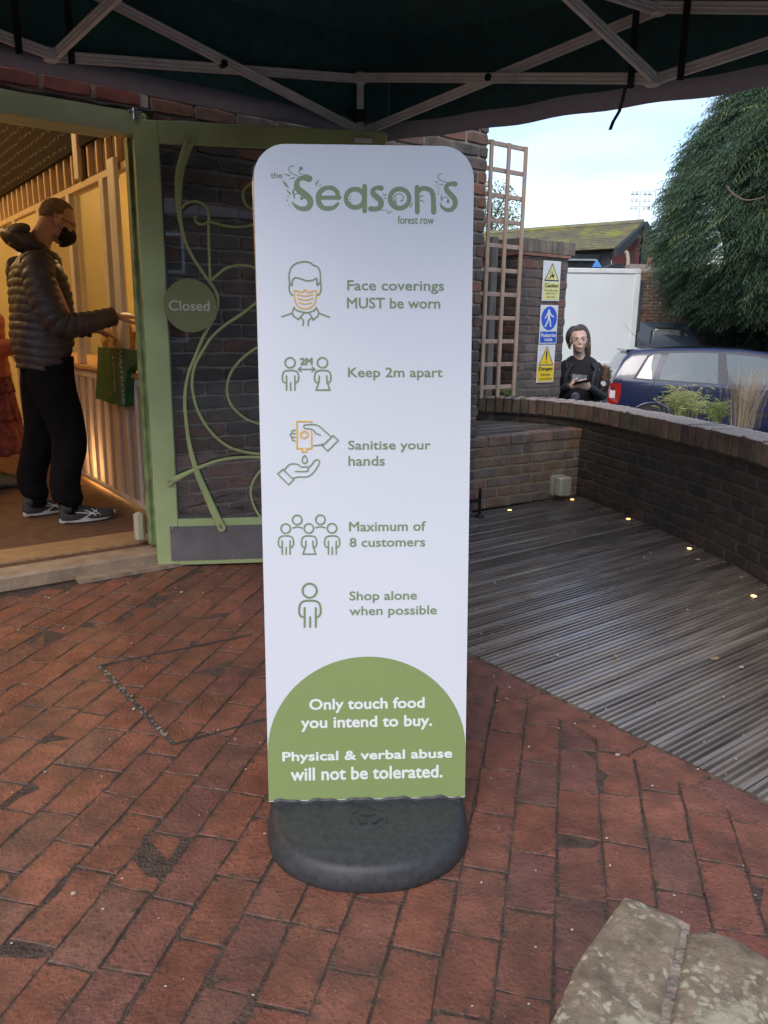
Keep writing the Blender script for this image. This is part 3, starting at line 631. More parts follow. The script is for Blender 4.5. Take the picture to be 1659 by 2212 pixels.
# ---- counter with ribbed translucent front
CU=.255+.0
CT=thing('shop_counter','shop counter with ribbed pale translucent front and timber top','counter',tuple(at(CU,1,.1)))
mb=MB(); mb.box(at(CU+.012,2.45,.52),(.012,3.9,.80),(U,V,Z)); mb.build('front_panel',m_tl,CT)
v=.55; m_rib=M('painted_rib',(.62,.52,.42),.5,.1,8)
mbk=MB(); mbk.bevbox((0,0,0),(.022,.030,.78),None,.004); mr_=mbk.mesh('rib'); fixn(mr_); mr_.materials.append(m_rib)
while v<4.3:
    o=bpy.data.objects.new('rib',mr_); COL.objects.link(o); o.parent=CT; P=at(CU-.008,v,.51)
    o.matrix_basis=WM[CT.name].inverted()@Matrix(((U[0],V[0],0,P[0]),(U[1],V[1],0,P[1]),(0,0,1,P[2]),(0,0,0,1))); v+=.185
for z,h in ((.915,.05),(.125,.03)):
    mb=MB(); mb.bevbox(at(CU-.006,2.45,z),(.035,3.9,h),(U,V,Z),.004); mb.build('rail',m_rib,CT)
mb=MB(); mb.bevbox(at(CU+.24,2.45,.96),(.58,3.9,.035),(U,V,Z),.008); mb.build('worktop',m_worktop,CT)
# ---- posts and perspex, ribbed header
HS=thing('ribbed_header_screen','ribbed timber and sheet header screen hanging above the counter','screen',tuple(at(CU,1,2.2)))
mb=MB(); mb.box(at(CU+.03,2.45,2.73),(.012,4.6,1.1),(U,V,Z)); mb.build('sheet',M('fawn_sheet',(.27,.20,.125),.6,.08,5),HS)
mbk=MB(); mbk.bevbox((0,0,0),(.042,.028,1.08),None,.004); mr2=mbk.mesh('rib'); fixn(mr2); mr2.materials.append(M('fawn_rib',(.74,.55,.33),.5,.1,8))
v=.25
while v<4.6:
    o=bpy.data.objects.new('rib',mr2); COL.objects.link(o); o.parent=HS; P=at(CU+.01,v,2.735)
    o.matrix_basis=WM[HS.name].inverted()@Matrix(((U[0],V[0],0,P[0]),(U[1],V[1],0,P[1]),(0,0,1,P[2]),(0,0,0,1))); v+=.19
mb=MB(); mb.bevbox(at(CU+.012,2.45,2.17),(.045,4.6,.045),(U,V,Z),.004); mb.build('bottom_rail',mr2.materials[0],HS)
SP_=thing('counter_posts','white timber posts holding clear sheets above the counter','screen',tuple(at(CU,1,1)))
mb=MB(); mb.bevbox(at(CU-.03,1.735,2.7),(.03,.10,1.0),(U,V,Z),.004); mb.build('post',m_rib,SP_)
for v in (1.34,2.12,3.0,3.9):
    mb=MB(); mb.bevbox(at(CU+.01,v,1.57),(.045,.085,1.18),(U,V,Z),.004); mb.build('post',m_inw,SP_)
mb=MB(); mb.bevbox(at(CU-.035,1.02,1.56),(.03,.13,1.32),(U,V,Z),.004); mb.build('post',m_inw,SP_,label='wider grey post nearest the doorway')
for a,b in ((1.09,1.29),(1.39,2.07),(2.17,2.95)):
    mb=MB(); mb.box(at(CU+.03,(a+b)/2,1.60),(.004,b-a,1.1),(U,V,Z)); mb.build('clear_sheet',m_perspex,SP_)
# chalkboards
for nm,(va,vb,za,zb),lab in (('big',(1.81,4.6,2.385,3.2),'large chalkboard menu covered with rows of faint chalk handwriting'),('small',(1.0,1.66,2.385,3.0),'small dark chalkboard nearest the doorway')):
    o=at(CU-.03,vb,za); t=thing('chalkboard',lab,'chalkboard',tuple(o))
    mb=MB(); mb.box(at(CU-.022,(va+vb)/2,(za+zb)/2),(.02,vb-va,zb-za),(U,V,Z)); mb.build('board',m_board,t)
    if nm=='big':
        B=Board(at(CU-.0325,vb,za),-V,Z); r=random.Random(5); mb=MB()
        for row in range(9):
            a=.15+r.uniform(0,.1); b=zb-za-.08-row*.085
            while a<vb-va-.2:
                ww=r.uniform(.05,.16)
                pts=[(a+ww*k/8,b+r.uniform(-.016,.016)) for k in range(9)]
                B.stroke(mb,pts,.004,rndcap=False); a+=ww+.04
            if row%3==2: pass
        o_=mb.build('chalk_writing',m_chalk,t,fix=False); o_['kind']='stuff'
# warm lamps of the lit shop
def lamp(n,P,e,r=.06,col=(1,.65,.31)):
    l=bpy.data.objects.new(n,bpy.data.lights.new(n,'POINT')); l.data.energy=e; l.data.shadow_soft_size=r; l.data.color=col; l.location=[float(q) for q in P]; COL.objects.link(l); return l
lamp('ceiling_lamp_light',at(-2.2,2.4,3.2),34); lamp('ceiling_lamp_light',at(1.3,3.0,3.0),62); lamp('ceiling_lamp_light',at(-1.4,4.3,3.1),36)
lamp('counter_lamp_light',at(CU+.22,1.95,.24),26,.12,(1,.55,.18))
# air unit on the back wall, counter goods
t=thing('air_conditioner','white wall unit high behind the counter posts','air conditioner',tuple(at(2.0,1.6,1.9)))
def wallbox(x0,y0,x1,y1,u=1.9,d=.24):
    a=gpl(x0,(y0+y1)/2,at(u,0,0),U); b=gpl(x1,(y0+y1)/2,at(u,0,0),U); c=gpl((x0+x1)/2,y0,at(u,0,0),U); e=gpl((x0+x1)/2,y1,at(u,0,0),U)
    m=(a+b)/2; m[2]=(c[2]+e[2])/2; return m+U*d/2,(d,abs(float((a-b)@V)),c[2]-e[2])
c_,s_=wallbox(188,448,285,476)
mb=MB(); mb.bevbox(c_,s_,(U,V,Z),.03); mb.build('case',m_inw,t)
mb=MB(); mb.box(c_-U*.125+Z*(s_[2]*.5+.012),(.02,s_[1]*.96,.025),(U,V,Z)); mb.build('slot',m_black,t)
c_,s_=wallbox(178,350,285,440,1.92,.26); mb=MB(); mb.box(c_,s_,(U,V,Z)); tag(mb.build('boxed_duct',m_inw,fix=False),'pale boxed duct above the wall unit behind the counter','duct')
def small_box(name,u,v,z,sz,mat,lab,cat='box',lid=None,rot=0):
    P=at(u,v,z); t=thing(name,lab,cat,tuple(P)); ax=(U*math.cos(rot)+V*math.sin(rot),-U*math.sin(rot)+V*math.cos(rot),Z)
    mb=MB(); mb.bevbox(P+Z*sz[2]/2,sz,ax,.006); mb.build('carton',mat,t)
    if lid is not None: mb=MB(); mb.box(P+Z*(sz[2]*.55)-ax[0]*(sz[0]/2+.0015),(.002,sz[1]*.7,sz[2]*.5),ax); mb.build('printed_label',lid,t)
ct=.978
small_box('yellow_box',CU+.03,.55,ct,(.05,.085,.085),M('yellow_card',(.80,.58,.05),.5),'small yellow box on the counter end beside the door frame',lid=m_inw)
small_box('carton',CU+.07,1.30,ct,(.07,.12,.17),M('cream_card',(.72,.66,.50),.5),'cream carton with green tree print standing on the counter left of the bag','carton',lid=M('leaf_green_print',(.1,.3,.12),.6))
small_box('orange_box',CU+.32,1.62,ct+.28,(.1,.16,.12),M('white_card',(.75,.68,.55),.6),'white box with orange print on the shelf behind the clear sheet','box',lid=M('orange_print',(.8,.3,.04),.6))
small_box('till_screen',CU+.34,1.28,ct+.24,(.05,.22,.18),m_black,'dark till screen behind the counter','screen',rot=.4)
small_box('white_box',CU+.30,.95,ct+.20,(.12,.14,.16),m_inw,'stack of white boxes behind the clear sheet','box')
mb=MB(); mb.bevbox(at(CU+.38,1.3,ct+.1),(.28,1.6,.2),(U,V,Z),.006); tag(mb.build('counter_shelf',m_inw),'raised pale shelf standing on the counter behind the clear sheets','shelf')
# card reader stand beside the man's hand
P=at(CU+.03,1.55,ct); t=thing('card_reader','dark payment terminal on a slim black stand on the counter','card reader',tuple(P))
mb=MB(); mb.bevbox(P+Z*.09,(.012,.02,.18),(U,V,Z),.003); mb.build('stand',m_black,t)
mb=MB(); mb.bevbox(P+Z*.2-U*.01,(.02,.07,.12),(U,V,Z),.005); mb.build('screen',m_black,t)
# ------------------------------------------------------------------ open door leaf
BD=rad(81.5); W=np.array([math.sin(BD),math.cos(BD),0]); ND=np.array([math.cos(BD),-math.sin(BD),0])  # ND faces the viewer
def dp(w_,z,n=0.): return HG+W*w_+Z*z+ND*n
DR=thing('green_glazed_door','open sage green door with wide glass pane and iron scrollwork','door',tuple(HG))
DWt=1.208; DT=2.205
mb=MB(); mb.bevbox(dp(.058,(DT+.012)/2,0),(.116,.045,DT-.012),(W,ND,Z),.004); mb.build('hinge_stile',m_green,DR)
mb=MB(); mb.bevbox(dp(DWt-.055,(DT+.012)/2,0),(.11,.045,DT-.012),(W,ND,Z),.004); mb.build('lock_stile',m_green,DR)
mb=MB(); mb.bevbox(dp(.607,(DT+2.103)/2,0),(.982,.045,DT-2.103),(W,ND,Z),.003); mb.build('top_rail',m_green,DR)
mb=MB(); mb.bevbox(dp(.607,.139,0),(.982,.045,.254),(W,ND,Z),.003); mb.build('bottom_rail',m_green,DR)
mb=MB(); mb.box(dp(.565,.133,.0245),(.985,.004,.19),(W,ND,Z)); mb.build('kick_plate',m_kick,DR)
mb=MB()
for w_,z in ((.40,.055),(.085,.22),(.95,.055)): mb.tube([dp(w_,z,.0265),dp(w_,z,.029)],.007,10)
mb.build('screw',m_steel,DR)
mb=MB(); mb.box(dp(.607,1.185,0),(.985,.006,1.84),(W,ND,Z)); mb.build('pane',m_glass,DR)
mb=MB()
for a,b,c,d in ((.116,.122,.268,2.103),(1.092,1.098,.268,2.103)): mb.box(dp((a+b)/2,(c+d)/2,.006),(b-a,.012,d-c),(W,ND,Z))
for c,d in ((.266,.272),(2.097,2.103)): mb.box(dp(.607,(c+d)/2,.006),(.982,.012,d-c),(W,ND,Z))
mb.build('glazing_gasket',M('grey_gasket',(.09,.09,.095),.5),DR)
mb=MB(); mb.bevbox(dp(1.09,2.16,.028),(.09,.012,.022),(W,ND,Z),.003); mb.build('door_closer_plate',m_alu,DR)
c3=(500,400,2.212); c4=(500,1400,2.458)
def dm(tr,pts): 
    out=[]
    for p in pts:
        q=gpl(*crop(p[0],p[1],*tr),dp(0,0,.035),ND); out.append(q)
    return out
def dabs(P): return (float((P-HG)@W),float(P[2]))
scr=[]
A=dm(c3,[(548,345),(505,450),(462,600),(447,750),(450,900),(468,1060),(505,1210),(565,1340),(640,1460),(715,1565),(770,1650),(788,1720),(782,1800),(745,1900),(665,2050)])+dm(c4,[(640,60),(597,170),(570,300),(560,450),(570,600),(590,780),(620,930),(655,1060),(705,1200),(780,1370),(850,1530),(915,1665)])
wA=[.024,.022,.020,.017,.014,.010,.008,.0075,.0075,.0075,.008,.009,.0095,.009,.008,.008,.008,.0085,.009,.0095,.010,.012,.014,.017,.019,.021,.022]
scr.append((A,wA))
scr.append((dm(c3,[(478,935),(500,900),(545,876),(600,870),(655,888),(693,930),(711,990),(710,1100),(714,1300),(719,1440),(725,1555)]),.0065))
scr.append((dm(c3,[(598,995),(592,1020),(605,1050),(640,1070),(680,1065),(700,1045)]),.006))
scr.append((dm(c3,[(715,1045),(800,1068),(900,1088),(1000,1090),(1110,1068),(1250,1000),(1330,900),(1300,760),(1200,700),(1100,705),(1035,745),(1010,800),(1022,870),(1062,920),(1110,945),(1180,940)]),.0065))
scr.append((dm(c3,[(725,1565),(790,1508),(860,1455),(950,1427),(1040,1427),(1110,1450),(1200,1520),(1350,1600)]),.0065))
scr.append((dm(c3,[(1600,1350),(1400,1560),(1150,1735),(1000,1850),(850,1950),(740,2050),(685,2130)])+dm(c4,[(690,30),(650,120),(630,250),(640,370),(680,520),(760,670),(860,790),(980,880),(1100,925),(1300,955),(1600,960),(1900,880)]),.0075))
scr.append((dm(c4,[(1400,-120),(1250,-70),(1150,0),(1080,65),(1010,160),(975,260),(968,350),(990,440),(1040,520),(1120,590),(1200,635),(1290,662),(1450,680),(1650,600)]),.0065))
G=dm(c4,[(402,1222),(480,1190),(600,1130),(690,1090),(800,1045),(900,1015),(1050,990),(1300,985),(1600,1010),(1900,1100)])
scr.append((G,[.020,.016,.012,.010,.009,.0085,.008,.008,.008,.008]))
scr.append((dm(c4,[(1400,1060),(1300,1110),(1250,1170),(1212,1240),(1198,1320),(1210,1400),(1240,1480),(1300,1570),(1400,1650)]),.0065))
for pts,wd in scr:
    n=len(pts); pc=cat_rom(pts,6); 
    if hasattr(wd,'__len__'):
        ww=[]; 
        for i in range(n-1): ww+=[wd[i]*(1-j/6)+wd[i+1]*j/6 for j in range(6)]
        ww.append(wd[-1])
    else: ww=[wd]*len(pc)
    # keep on the leaf
    R=[];mb=MB()
    for i,p in enumerate(pc):
        a=pc[max(i-1,0)];b=pc[min(i+1,len(pc)-1)];t_=b-a;t_/=np.linalg.norm(t_)+1e-9;s_=np.cross(ND,t_)
        thick=.006
        R.append([p+s_*ww[i]*c_-0*ND+ND*thick*sn for c_,sn in ((1,0),(.8,.75),(.3,1),(-.3,1),(-.8,.75),(-1,0),(-.8,-.75),(0,-1),(.8,-.75))])
    mb.rings(R); mb.build('iron_scroll',m_greeno,DR,smooth=True)
mb=MB()
for w_,z in (dabs(A[0]),dabs(A[-1]),dabs(G[0])):
    for rr_ in (.022,): mb.tube([dp(w_,z,.027),dp(w_,z,.041)],rr_,16)
mb.build('scroll_end',m_greeno,DR)
mb=MB()
for w_,z in (dabs(A[0]),dabs(A[-1]),dabs(G[0])): mb.tube([dp(w_,z,.041),dp(w_,z,.043)],.004,8)
mb.build('bolt_head',m_kick,DR)
mb=MB(); r=random.Random(12)
for i in range(22):
    z=r.choice((r.uniform(.3,1.0),r.uniform(1.0,1.6))); mb.box(dp(r.choice((.002,.004)),z,r.choice((.0236,.0238))),(.003,.001,r.uniform(.008,.06)),(W,ND,Z))
o=mb.build('paint_chips',M('bare_pale_wood',(.55,.48,.36),.8),DR); o['kind']='stuff'
# disc sign
dcen=dp(.232,1.361,.062); t=thing('closed_sign','round olive green disc sign reading Closed on the glazed door','sign',tuple(dcen))
mb=MB(); mb.tube([dcen-ND*.006,dcen],.128,48); mb.build('disc',M('olive_disc',(.20,.22,.085),.45,.05,6),t)
B=Board(dcen,W,Z,.001)
q0=B.ab(*crop(365,1820,*c3)); q1=B.ab(*crop(718,1735,*c3))
B.text('Closed',(q0[0],q0[1],q1[0],q1[1]),'lettering',M('faded_white_print',(.55,.52,.45),.6),t,.0012)
mb=MB()
for sx in (-1,1):
    P=dcen+W*(.118*sx)+Z*-.012; mb.tube([P+Z*.01,P-Z*.03-ND*.02,P-Z*.05-ND*.03],.004,6)
mb.build('bracket',m_greeno,t)
# ------------------------------------------------------------------ pavement sign
PB=None
BL=gz(579,1730,.07); BR_=gz(1006,1724,.07); ex=BR_-BL; ex[2]=0; PW=.512; mid=(BL+BR_)/2; ex/=np.linalg.norm(ex)
# lean found from the converging sides; top centre at (787,313)
fy=np.array([-ex[1],ex[0],0]); LEAN=rad(5.3)
topc=gpl(787,313,mid,np.cross(ex,Z*math.cos(LEAN)+fy*math.sin(LEAN))); ey=topc-mid; PH=np.linalg.norm(ey); ey/=PH
nrm=np.cross(ex,ey); nrm/=np.linalg.norm(nrm)
ex=np.cross(ey,nrm)
B=Board(mid,ex,ey,.0003)
SG=thing('pavement_sign','tall white shop notice panel with green print on a black rubber base','sign',(float(mid[0]),float(mid[1])+.02,0))
hw=PW/2; rc=.074
def outline(h,w_,r,bot=0):
    o=[(-w_,bot),(w_,bot)]
    for k in range(0,91,9): a=rad(k); o.append((w_-r+r*math.cos(a)*1.0,h-r+r*math.sin(a)))
    for k in range(90,181,9): a=rad(k); o.append((-w_+r+r*math.cos(a),h-r+r*math.sin(a)))
    return o
tl=B.ab(550,340); tr_=B.ab(1024,345)
skew=((tl[0]+tr_[0])/2)/PH
oo=outline(PH,hw,rc)
mb=MB(); mb.prism([mid+ex*a+ey*b-nrm*.010 for a,b in oo],nrm*.010); mb.build('panel',m_white,SG)
# dome
btop=B.ab(*crop(825,141,950,2500,1.659))[1]; bc=btop-hw*.985
dome=[(-hw+.0003,.002),(hw-.0003,.002)]+[(hw*.9985*math.cos(rad(k)),bc+(btop-bc)*math.sin(rad(k))) for k in range(0,181,5)]
mb=MB(); B.poly(mb,dome); mb.build('green_dome_print',m_sgreen,SG,fix=False)
c5=(950,500,1.659);c6=(1000,1350,1.8433);c7=(950,2500,1.659)
for body,cb,tr in [('Only touch food',(443,1198,410,505),c7),('you intend to buy.',(390,1247,527,625),c7),('Physical & verbal abuse',(268,1378,752,832),c7),('will not be tolerated.',(322,1315,857,943),c7)]:
    B.textc(body,cb,tr,'lettering',m_swhite,SG,.0012,.0006)
for body,cb,tr,bd in [('Face coverings',(692,1325,1002,1090),c5,.0006),('MUST be worn',(690,1300,1115,1187),c5,.0006),('Keep 2m apart',(682,1370,178,272),c6,.0006),('Sanitise your',(683,1283,708,795),c6,.0006),('hands',(685,950,820,893),c6,.0006),('Maximum of',(690,1248,1295,1367),c6,.0006),('8 customers',(693,1243,1412,1480),c6,.0006),('Shop alone',(692,1183,1800,1887),c6,.0006),('when possible',(692,1327,1908,1995),c6,.0006),('2M',(333,427,107,163),c6,.0015),('the',(192,268,296,335),c5,.0003),('forest row',(1022,1258,580,635),c5,.0003)]:
    B.textc(body,cb,tr,'lettering',m_stext,SG,bd,.0003)
px2m=lambda tr:1/(tr[2]*1.8228)/1661*1.8
def draw(tr,strokes,wpx,mat,name,parent=SG,k=5,extra=None):
    mb=MB(); sc_=np.linalg.norm(B.ab(*crop(100,600,*tr))-B.ab(*crop(200,600,*tr)))/100
    for s in strokes:
        pts,wd,cl,smo=s[0],s[1] if len(s)>1 and s[1] else wpx,(s[2] if len(s)>2 else False),(s[3] if len(s)>3 else True)
        P=[B.ab(*crop(x,y,*tr)) for x,y in pts]
        if smo and len(P)>2:
            n=len(P)
            if hasattr(wd,'__len__'):
                ww=[]
                for i in range(n-1): ww+=[wd[i]*(1-j/k)+wd[i+1]*j/k for j in range(k)]
                wd=ww+[wd[-1]]
            P=cat_rom(P,k,cl)
        wd=[q*sc_ for q in wd] if hasattr(wd,'__len__') else wd*sc_
        B.stroke(mb,P,wd,cl)
    if extra:
        for (x,y,r) in extra: B.disc(mb,B.ab(*crop(x,y,*tr)),r*sc_,14)
    o=mb.build(name,mat,parent,fix=False); return o
def circ(x,y,r,n=24): return [(x+r*math.cos(2*PI*i/n),y+r*math.sin(2*PI*i/n)) for i in range(n)]
# logo letters
T=True;Fa=False
def letters():
    L=[]
    L.append(([(443,338),(405,333),(375,345),(362,375),(375,410),(415,440),(445,470),(452,500),(435,528),(400,535),(362,522),(332,492)],[44,30,28,36,42,44,42,38,36,30,24,8]))
    L.append(([(505,462),(642,462)],26,Fa,Fa)); L.append(([(632,462),(625,425),(600,402),(567,397),(533,408),(510,435),(503,468),(512,505),(535,528),(570,533),(605,525),(632,500)],[30,31,30,28,32,35,36,35,32,30,26,18]))
    L.append((circ(744,466,60),31,T)); L.append(([(806,388),(806,548)],32,Fa,Fa))
    L.append(([(914,400),(885,398),(862,412),(862,436),(888,460),(912,488),(908,520),(882,536),(845,534)],[34,26,30,36,38,38,36,30,34]))
    L.append((circ(1034,468,63),30,T))
    L.append(([(1148,395),(1150,555)],32,Fa,Fa)); L.append(([(1152,435),(1175,405),(1205,402),(1237,415),(1252,445),(1256,500),(1257,555)],[18,28,30,32,33,33,36]))
    L.append(([(1396,373),(1365,372),(1342,385),(1342,412),(1368,442),(1395,475),(1396,510),(1378,536),(1345,543),(1313,525),(1297,495)],[34,26,28,34,36,34,32,30,26,20,6]))
    return L
draw(c5,letters(),30,m_stext,'logo_letters')
sw=[([(345,255),(322,257),(311,275),(325,300),(370,322)],6),([(384,275),(378,298),(398,312),(430,313)],[8,5,5,8]),([(340,460),(360,436),(388,440),(402,460)],6),([(348,395),(340,425),(350,472)],[3,14,3]),
 ([(1310,307),(1291,310),(1286,332),(1308,352),(1345,362)],5),([(1308,440),(1306,465),(1312,492)],[3,10,3]),([(1308,480),(1322,458),(1345,462),(1357,482)],5),
 ([(1000,500),(992,468),(1012,442),(1040,438),(1060,458),(1055,480),(1045,485)],6),([(1025,515),(1005,490),(1000,470)],[2,6,3]),([(962,552),(955,558),(962,564),(985,548)],5),([(890,540),(930,545),(955,540)],4),
 ([(278,306),(315,318)],[3,10]),([(315,340),(345,333)],[3,9]),([(268,348),(290,375),(310,400)],[3,17,4]),([(290,407),(320,436)],[2,13]),([(510,345),(492,368),(487,390)],[2,12,3]),([(922,432),(945,446)],[2,8]),([(928,452),(943,470)],[2,8]),
 ([(1105,522),(1122,488)],[10,3]),([(1170,455),(1195,449)],[9,3]),([(1172,480),(1198,490)],[9,3]),([(1262,352),(1282,362)],[2,8]),([(1285,380),(1315,374)],[2,8]),([(1012,455),(1010,510)],[3,6])]
for q_ in sw: draw(c5,[q_],6,m_stext,'logo_flourish')
dots_=draw(c5,[],6,m_stext,'logo_dots',extra=[(390,271,12),(395,466,11),(1350,487,10),(1046,482,7),(305,455,5),(302,480,5),(310,504,4),(322,520,4),(507,384,4),(520,378,4),(713,455,5),(711,472,5),(713,490,5),(722,505,4),(1287,400,4),(1287,418,4),(1286,436,5),(1272,390,3)]); dots_['kind']='stuff'
# masked head icon
draw(c5,[([(335,1100),(320,1085),(312,1052),(316,1020),(312,970),(325,922),(358,892),(410,880),(448,886),(470,902),(500,916),(515,950),(517,1000),(521,1050),(515,1085),(500,1100)],),([(315,1018),(331,1034),(334,1004),(352,985),(382,990),(430,1005),(470,1000),(493,990),(496,1034),(512,1018)],),
 ([(265,1240),(335,1215)],),([(505,1215),(575,1242)],),([(345,1178),(333,1212),(342,1236),(374,1258),(388,1238),(415,1212),(440,1212),(460,1240),(468,1260),(500,1236),(506,1212),(490,1178)],10,Fa,Fa),([(345,1178),(362,1198),(415,1212),(440,1212),(476,1198),(490,1178)],),([(386,1240),(405,1266),(403,1298)],),([(460,1246),(438,1268),(437,1298)],)],10,m_stext,'mask_icon')
draw(c5,[([(348,1070),(395,1080),(418,1064),(440,1080),(487,1070),(489,1110),(480,1150),(452,1180),(418,1187),(385,1180),(356,1150),(347,1110)],10,T),([(368,1095),(418,1105),(468,1095)],),([(370,1120),(418,1131),(466,1120)],),([(378,1147),(418,1157),(458,1147)],)],9,m_sor,'mask_icon',k=4)
def man(cx,y0,s,woman=False):
    X=lambda x:cx+(x-265)*s; Y=lambda y:y0+(y-200)*s; w_=11.5*max(s,.95)*.98
    arch=[(235,289),(216,286),(207,268),(207,238),(216,213),(240,201),(290,201),(314,213),(323,238),(323,268),(312,286),(296,289)]
    out=[([(X(a),Y(b)) for a,b in arch],w_)]
    if not woman: out+=[([(X(236),Y(240)),(X(236),Y(343))],w_,Fa,Fa),([(X(297),Y(240)),(X(297),Y(343))],w_,Fa,Fa),([(X(266),Y(290)),(X(266),Y(343))],w_,Fa,Fa)]
    else: out+=[([(X(a),Y(b)) for a,b in [(240,240),(238,280),(217,342),(317,342),(296,280),(293,240)]],w_,Fa,Fa)]
    return out
draw(c6,man(265,200,1)+man(499,200,1,True)+[(circ(262,144,36.5),11.5,T),(circ(497,144,36.5),11.5,T),([(320,192),(445,192)],10,Fa,Fa),([(340,176),(321,192),(340,208)],10,Fa,Fa),([(422,176),(443,192),(422,208)],10,Fa,Fa)],11,m_stext,'distance_icon')
draw(c6,man(232,1400,.93)+man(400,1400,.93,True)+man(567,1400,.93)+[(circ(230,1347,34),11,T),(circ(398,1346,34),11,T),(circ(566,1345,34),11,T),(circ(314,1284,34),11,T),(circ(482,1283,34),11,T),([(281,1343),(314,1334),(350,1343)],10),([(448,1340),(483,1333),(517,1341)],10)],11,m_stext,'group_icon')
draw(c6,man(406,1870,1.33)+[(circ(404,1797,51),15,T)],14,m_stext,'single_person_icon')
draw(c6,[([(418,580),(418,570),(312,570),(312,766),(351,766),(351,791),(382,791),(382,766),(418,766),(418,642)],11,Fa,Fa),([(352,641),(378,641),(378,654),(391,654),(391,679),(378,679),(378,692),(352,692),(352,679),(339,679),(339,654),(352,654)],9,T,Fa)],11,m_sor,'sanitiser_icon')
draw(c6,[([(562,682),(505,632),(455,596),(375,594),(362,604),(372,620),(425,628),(448,655),(483,669)],),([(432,745),(475,741),(500,732)],),([(575,672),(612,707),(535,785),(497,747)],9,T,Fa),([(298,632),(275,640),(277,655),(298,659)],),([(275,655),(262,668),(277,684),(298,684)],),([(277,684),(278,704),(298,712)],),
 ([(368,818),(350,848),(356,868),(368,873),(382,867),(387,847)],9,T),([(172,950),(210,917),(288,992),(252,1029)],9,T,Fa),([(222,918),(262,880),(318,881),(345,900),(383,898),(393,915),(383,932),(302,933)],),([(395,904),(420,882),(440,854),(462,848),(475,860),(468,885),(430,942),(385,972),(325,972),(288,980)],)],9,m_stext,'hands_icon')
# rubber base
bz=[(0,.99),(.005,1.0),(.018,1.0),(.032,.986),(.046,.962),(.055,.938),(.0605,.905),(.0625,.865)]
yc=1.80; xc=float(mid[0])+.0; HWB=.260
def bout(s,z):
    o=[]
    for k in range(72):
        a=2*PI*k/72; c_,s_=math.cos(a),math.sin(a); e=.92
        x=HWB*abs(c_)**e*(1 if c_>=0 else -1); y=.284*abs(s_)**(.74)*(1 if s_>=0 else -1)
        q=1-(1-s)*1.0
        r_=math.hypot(x,y); k2=(r_-(1-s)*.26)/r_
        px_=x*k2; py=y*k2
        o.append(np.array([xc,yc,0])+ex*px_+fy*py+Z*z)
    return o
R=[bout(s,z) for z,s in bz]+[bout(s,.0632) for s in (.6,.4,.2,.05)]
mb=MB(); mb.rings(R,True,True); mb.build('base',m_rubber,SG,smooth=True)
# wavy lip where panel meets base + moulded arrows
mb=MB(); R=[]
for k in range(60):
    a=-.243+.486*k/59; h=.004*math.sin(k*.52)+.0025*math.sin(k*1.1)+.006
    P=mid+ex*a-nrm*-.004; zb=.090
    R.append([mid+ex*a+nrm*.001+Z*(-.012),mid+ex*a+nrm*.006+Z*(-.012),mid+ex*a+nrm*.005+Z*(h*.7-.004),mid+ex*a+nrm*.001+Z*(h-.001)])
mb.rings(R); mb.build('moulded_lip',m_rubber,SG)
mb=MB(); q=gz(797,1768,.0635); 
for k in range(3):
    a0=rad(90+120*k)
    pts=[]
    for th,rr in ((-38,.030),(20,.030),(20,.036),(46,.024),(20,.010),(20,.016),(-38,.016)):
        a=a0+rad(th); pts.append(q+ex*rr*math.cos(a)+fy*rr*.85*math.sin(a))
    mb.prism(pts,(0,0,.0035))
mb.tube([q+ex*.047*math.cos(t_)+fy*.040*math.sin(t_)+Z*.0005 for t_ in np.linspace(0,2*PI,30)[:-1]],.0012,5,closed=True)
mb.build('recycling_mark',m_rubber,SG)
# steel hoop behind the panel
hp=[]
for a,b in [(-.240,.0),(-.243,.8),(-.252,PH-.085),(-.250,PH-.045),(-.238,PH-.034),(-.22,PH-.03),(0,PH-.03),(.2,PH-.03),(.225,PH-.05),(.238,PH-.10),(.238,0)]: hp.append(mid+ex*a+ey*b-nrm*.035)
mb=MB(); mb.tube(hp,.0125,14,ref=nrm); mb.build('steel_hoop',m_steel,SG,smooth=True)
# ------------------------------------------------------------------ gazebo
GZ=thing('pop_up_gazebo','dark green pop-up gazebo with grey aluminium scissor trusses overhead','gazebo',(-.155,4.45,0))
K0=np.array([-.152,4.35,0.]); dL=np.array([-.829,-.559,0]); dR=np.array([.819,-.574,0])
def gp(a,b,z): return K0+dL*a+dR*b+Z*z
def bar(name,P,Q,w_=.040,h=.018,mat=None,grooves=True):
    P=np.array(P);Q=np.array(Q); d=Q-P; Ln=np.linalg.norm(d); d/=Ln; s=np.cross(d,Z); s/=np.linalg.norm(s); u_=np.cross(s,d)
    prof=[]
    H2=w_/2;T2=h/2
    for side in (1,-1):
        seq=[-1,-.62,-.55,-.2,-.13,.13,.2,.55,.62,1]
        dep=[1,1,.65,.65,1,1,.65,.65,1,1]
        for q,dd in zip(seq,dep): prof.append((T2*side*dd,H2*q*side))
    R=[[E+s*a+u_*b for a,b in prof] for E in (P,Q)]
    mb=MB(); mb.rings(R); return mb.build(name,mat or m_alu,GZ)
def leg(P,z1):
    mb=MB(); mb.bevbox((P[0],P[1],z1/2),(.036,.036,z1),None,.004); mb.build('leg',m_alu,GZ)
mlb,mlt=gp(1.5,0,2.34),gp(1.5,0,2.65); mrb,mrt=gp(0,1.5,2.275),gp(0,1.5,2.535)
L1=gp(3,0,0);R1=gp(0,3,0);N1=gp(3,3,0)
leg(gp(0,0,0),2.53); leg(L1,2.5); leg(R1,2.5)
def off(P,Q,k=.012):
    d=np.array(Q)-np.array(P); s=np.cross(d,Z); s/=np.linalg.norm(s); return s*k
def scissor(A_t,A_b,B_t,B_b):
    o=off(A_t,B_b); bar('truss_bar',A_t+o,B_b+o); bar('truss_bar',A_b-o,B_t-o)
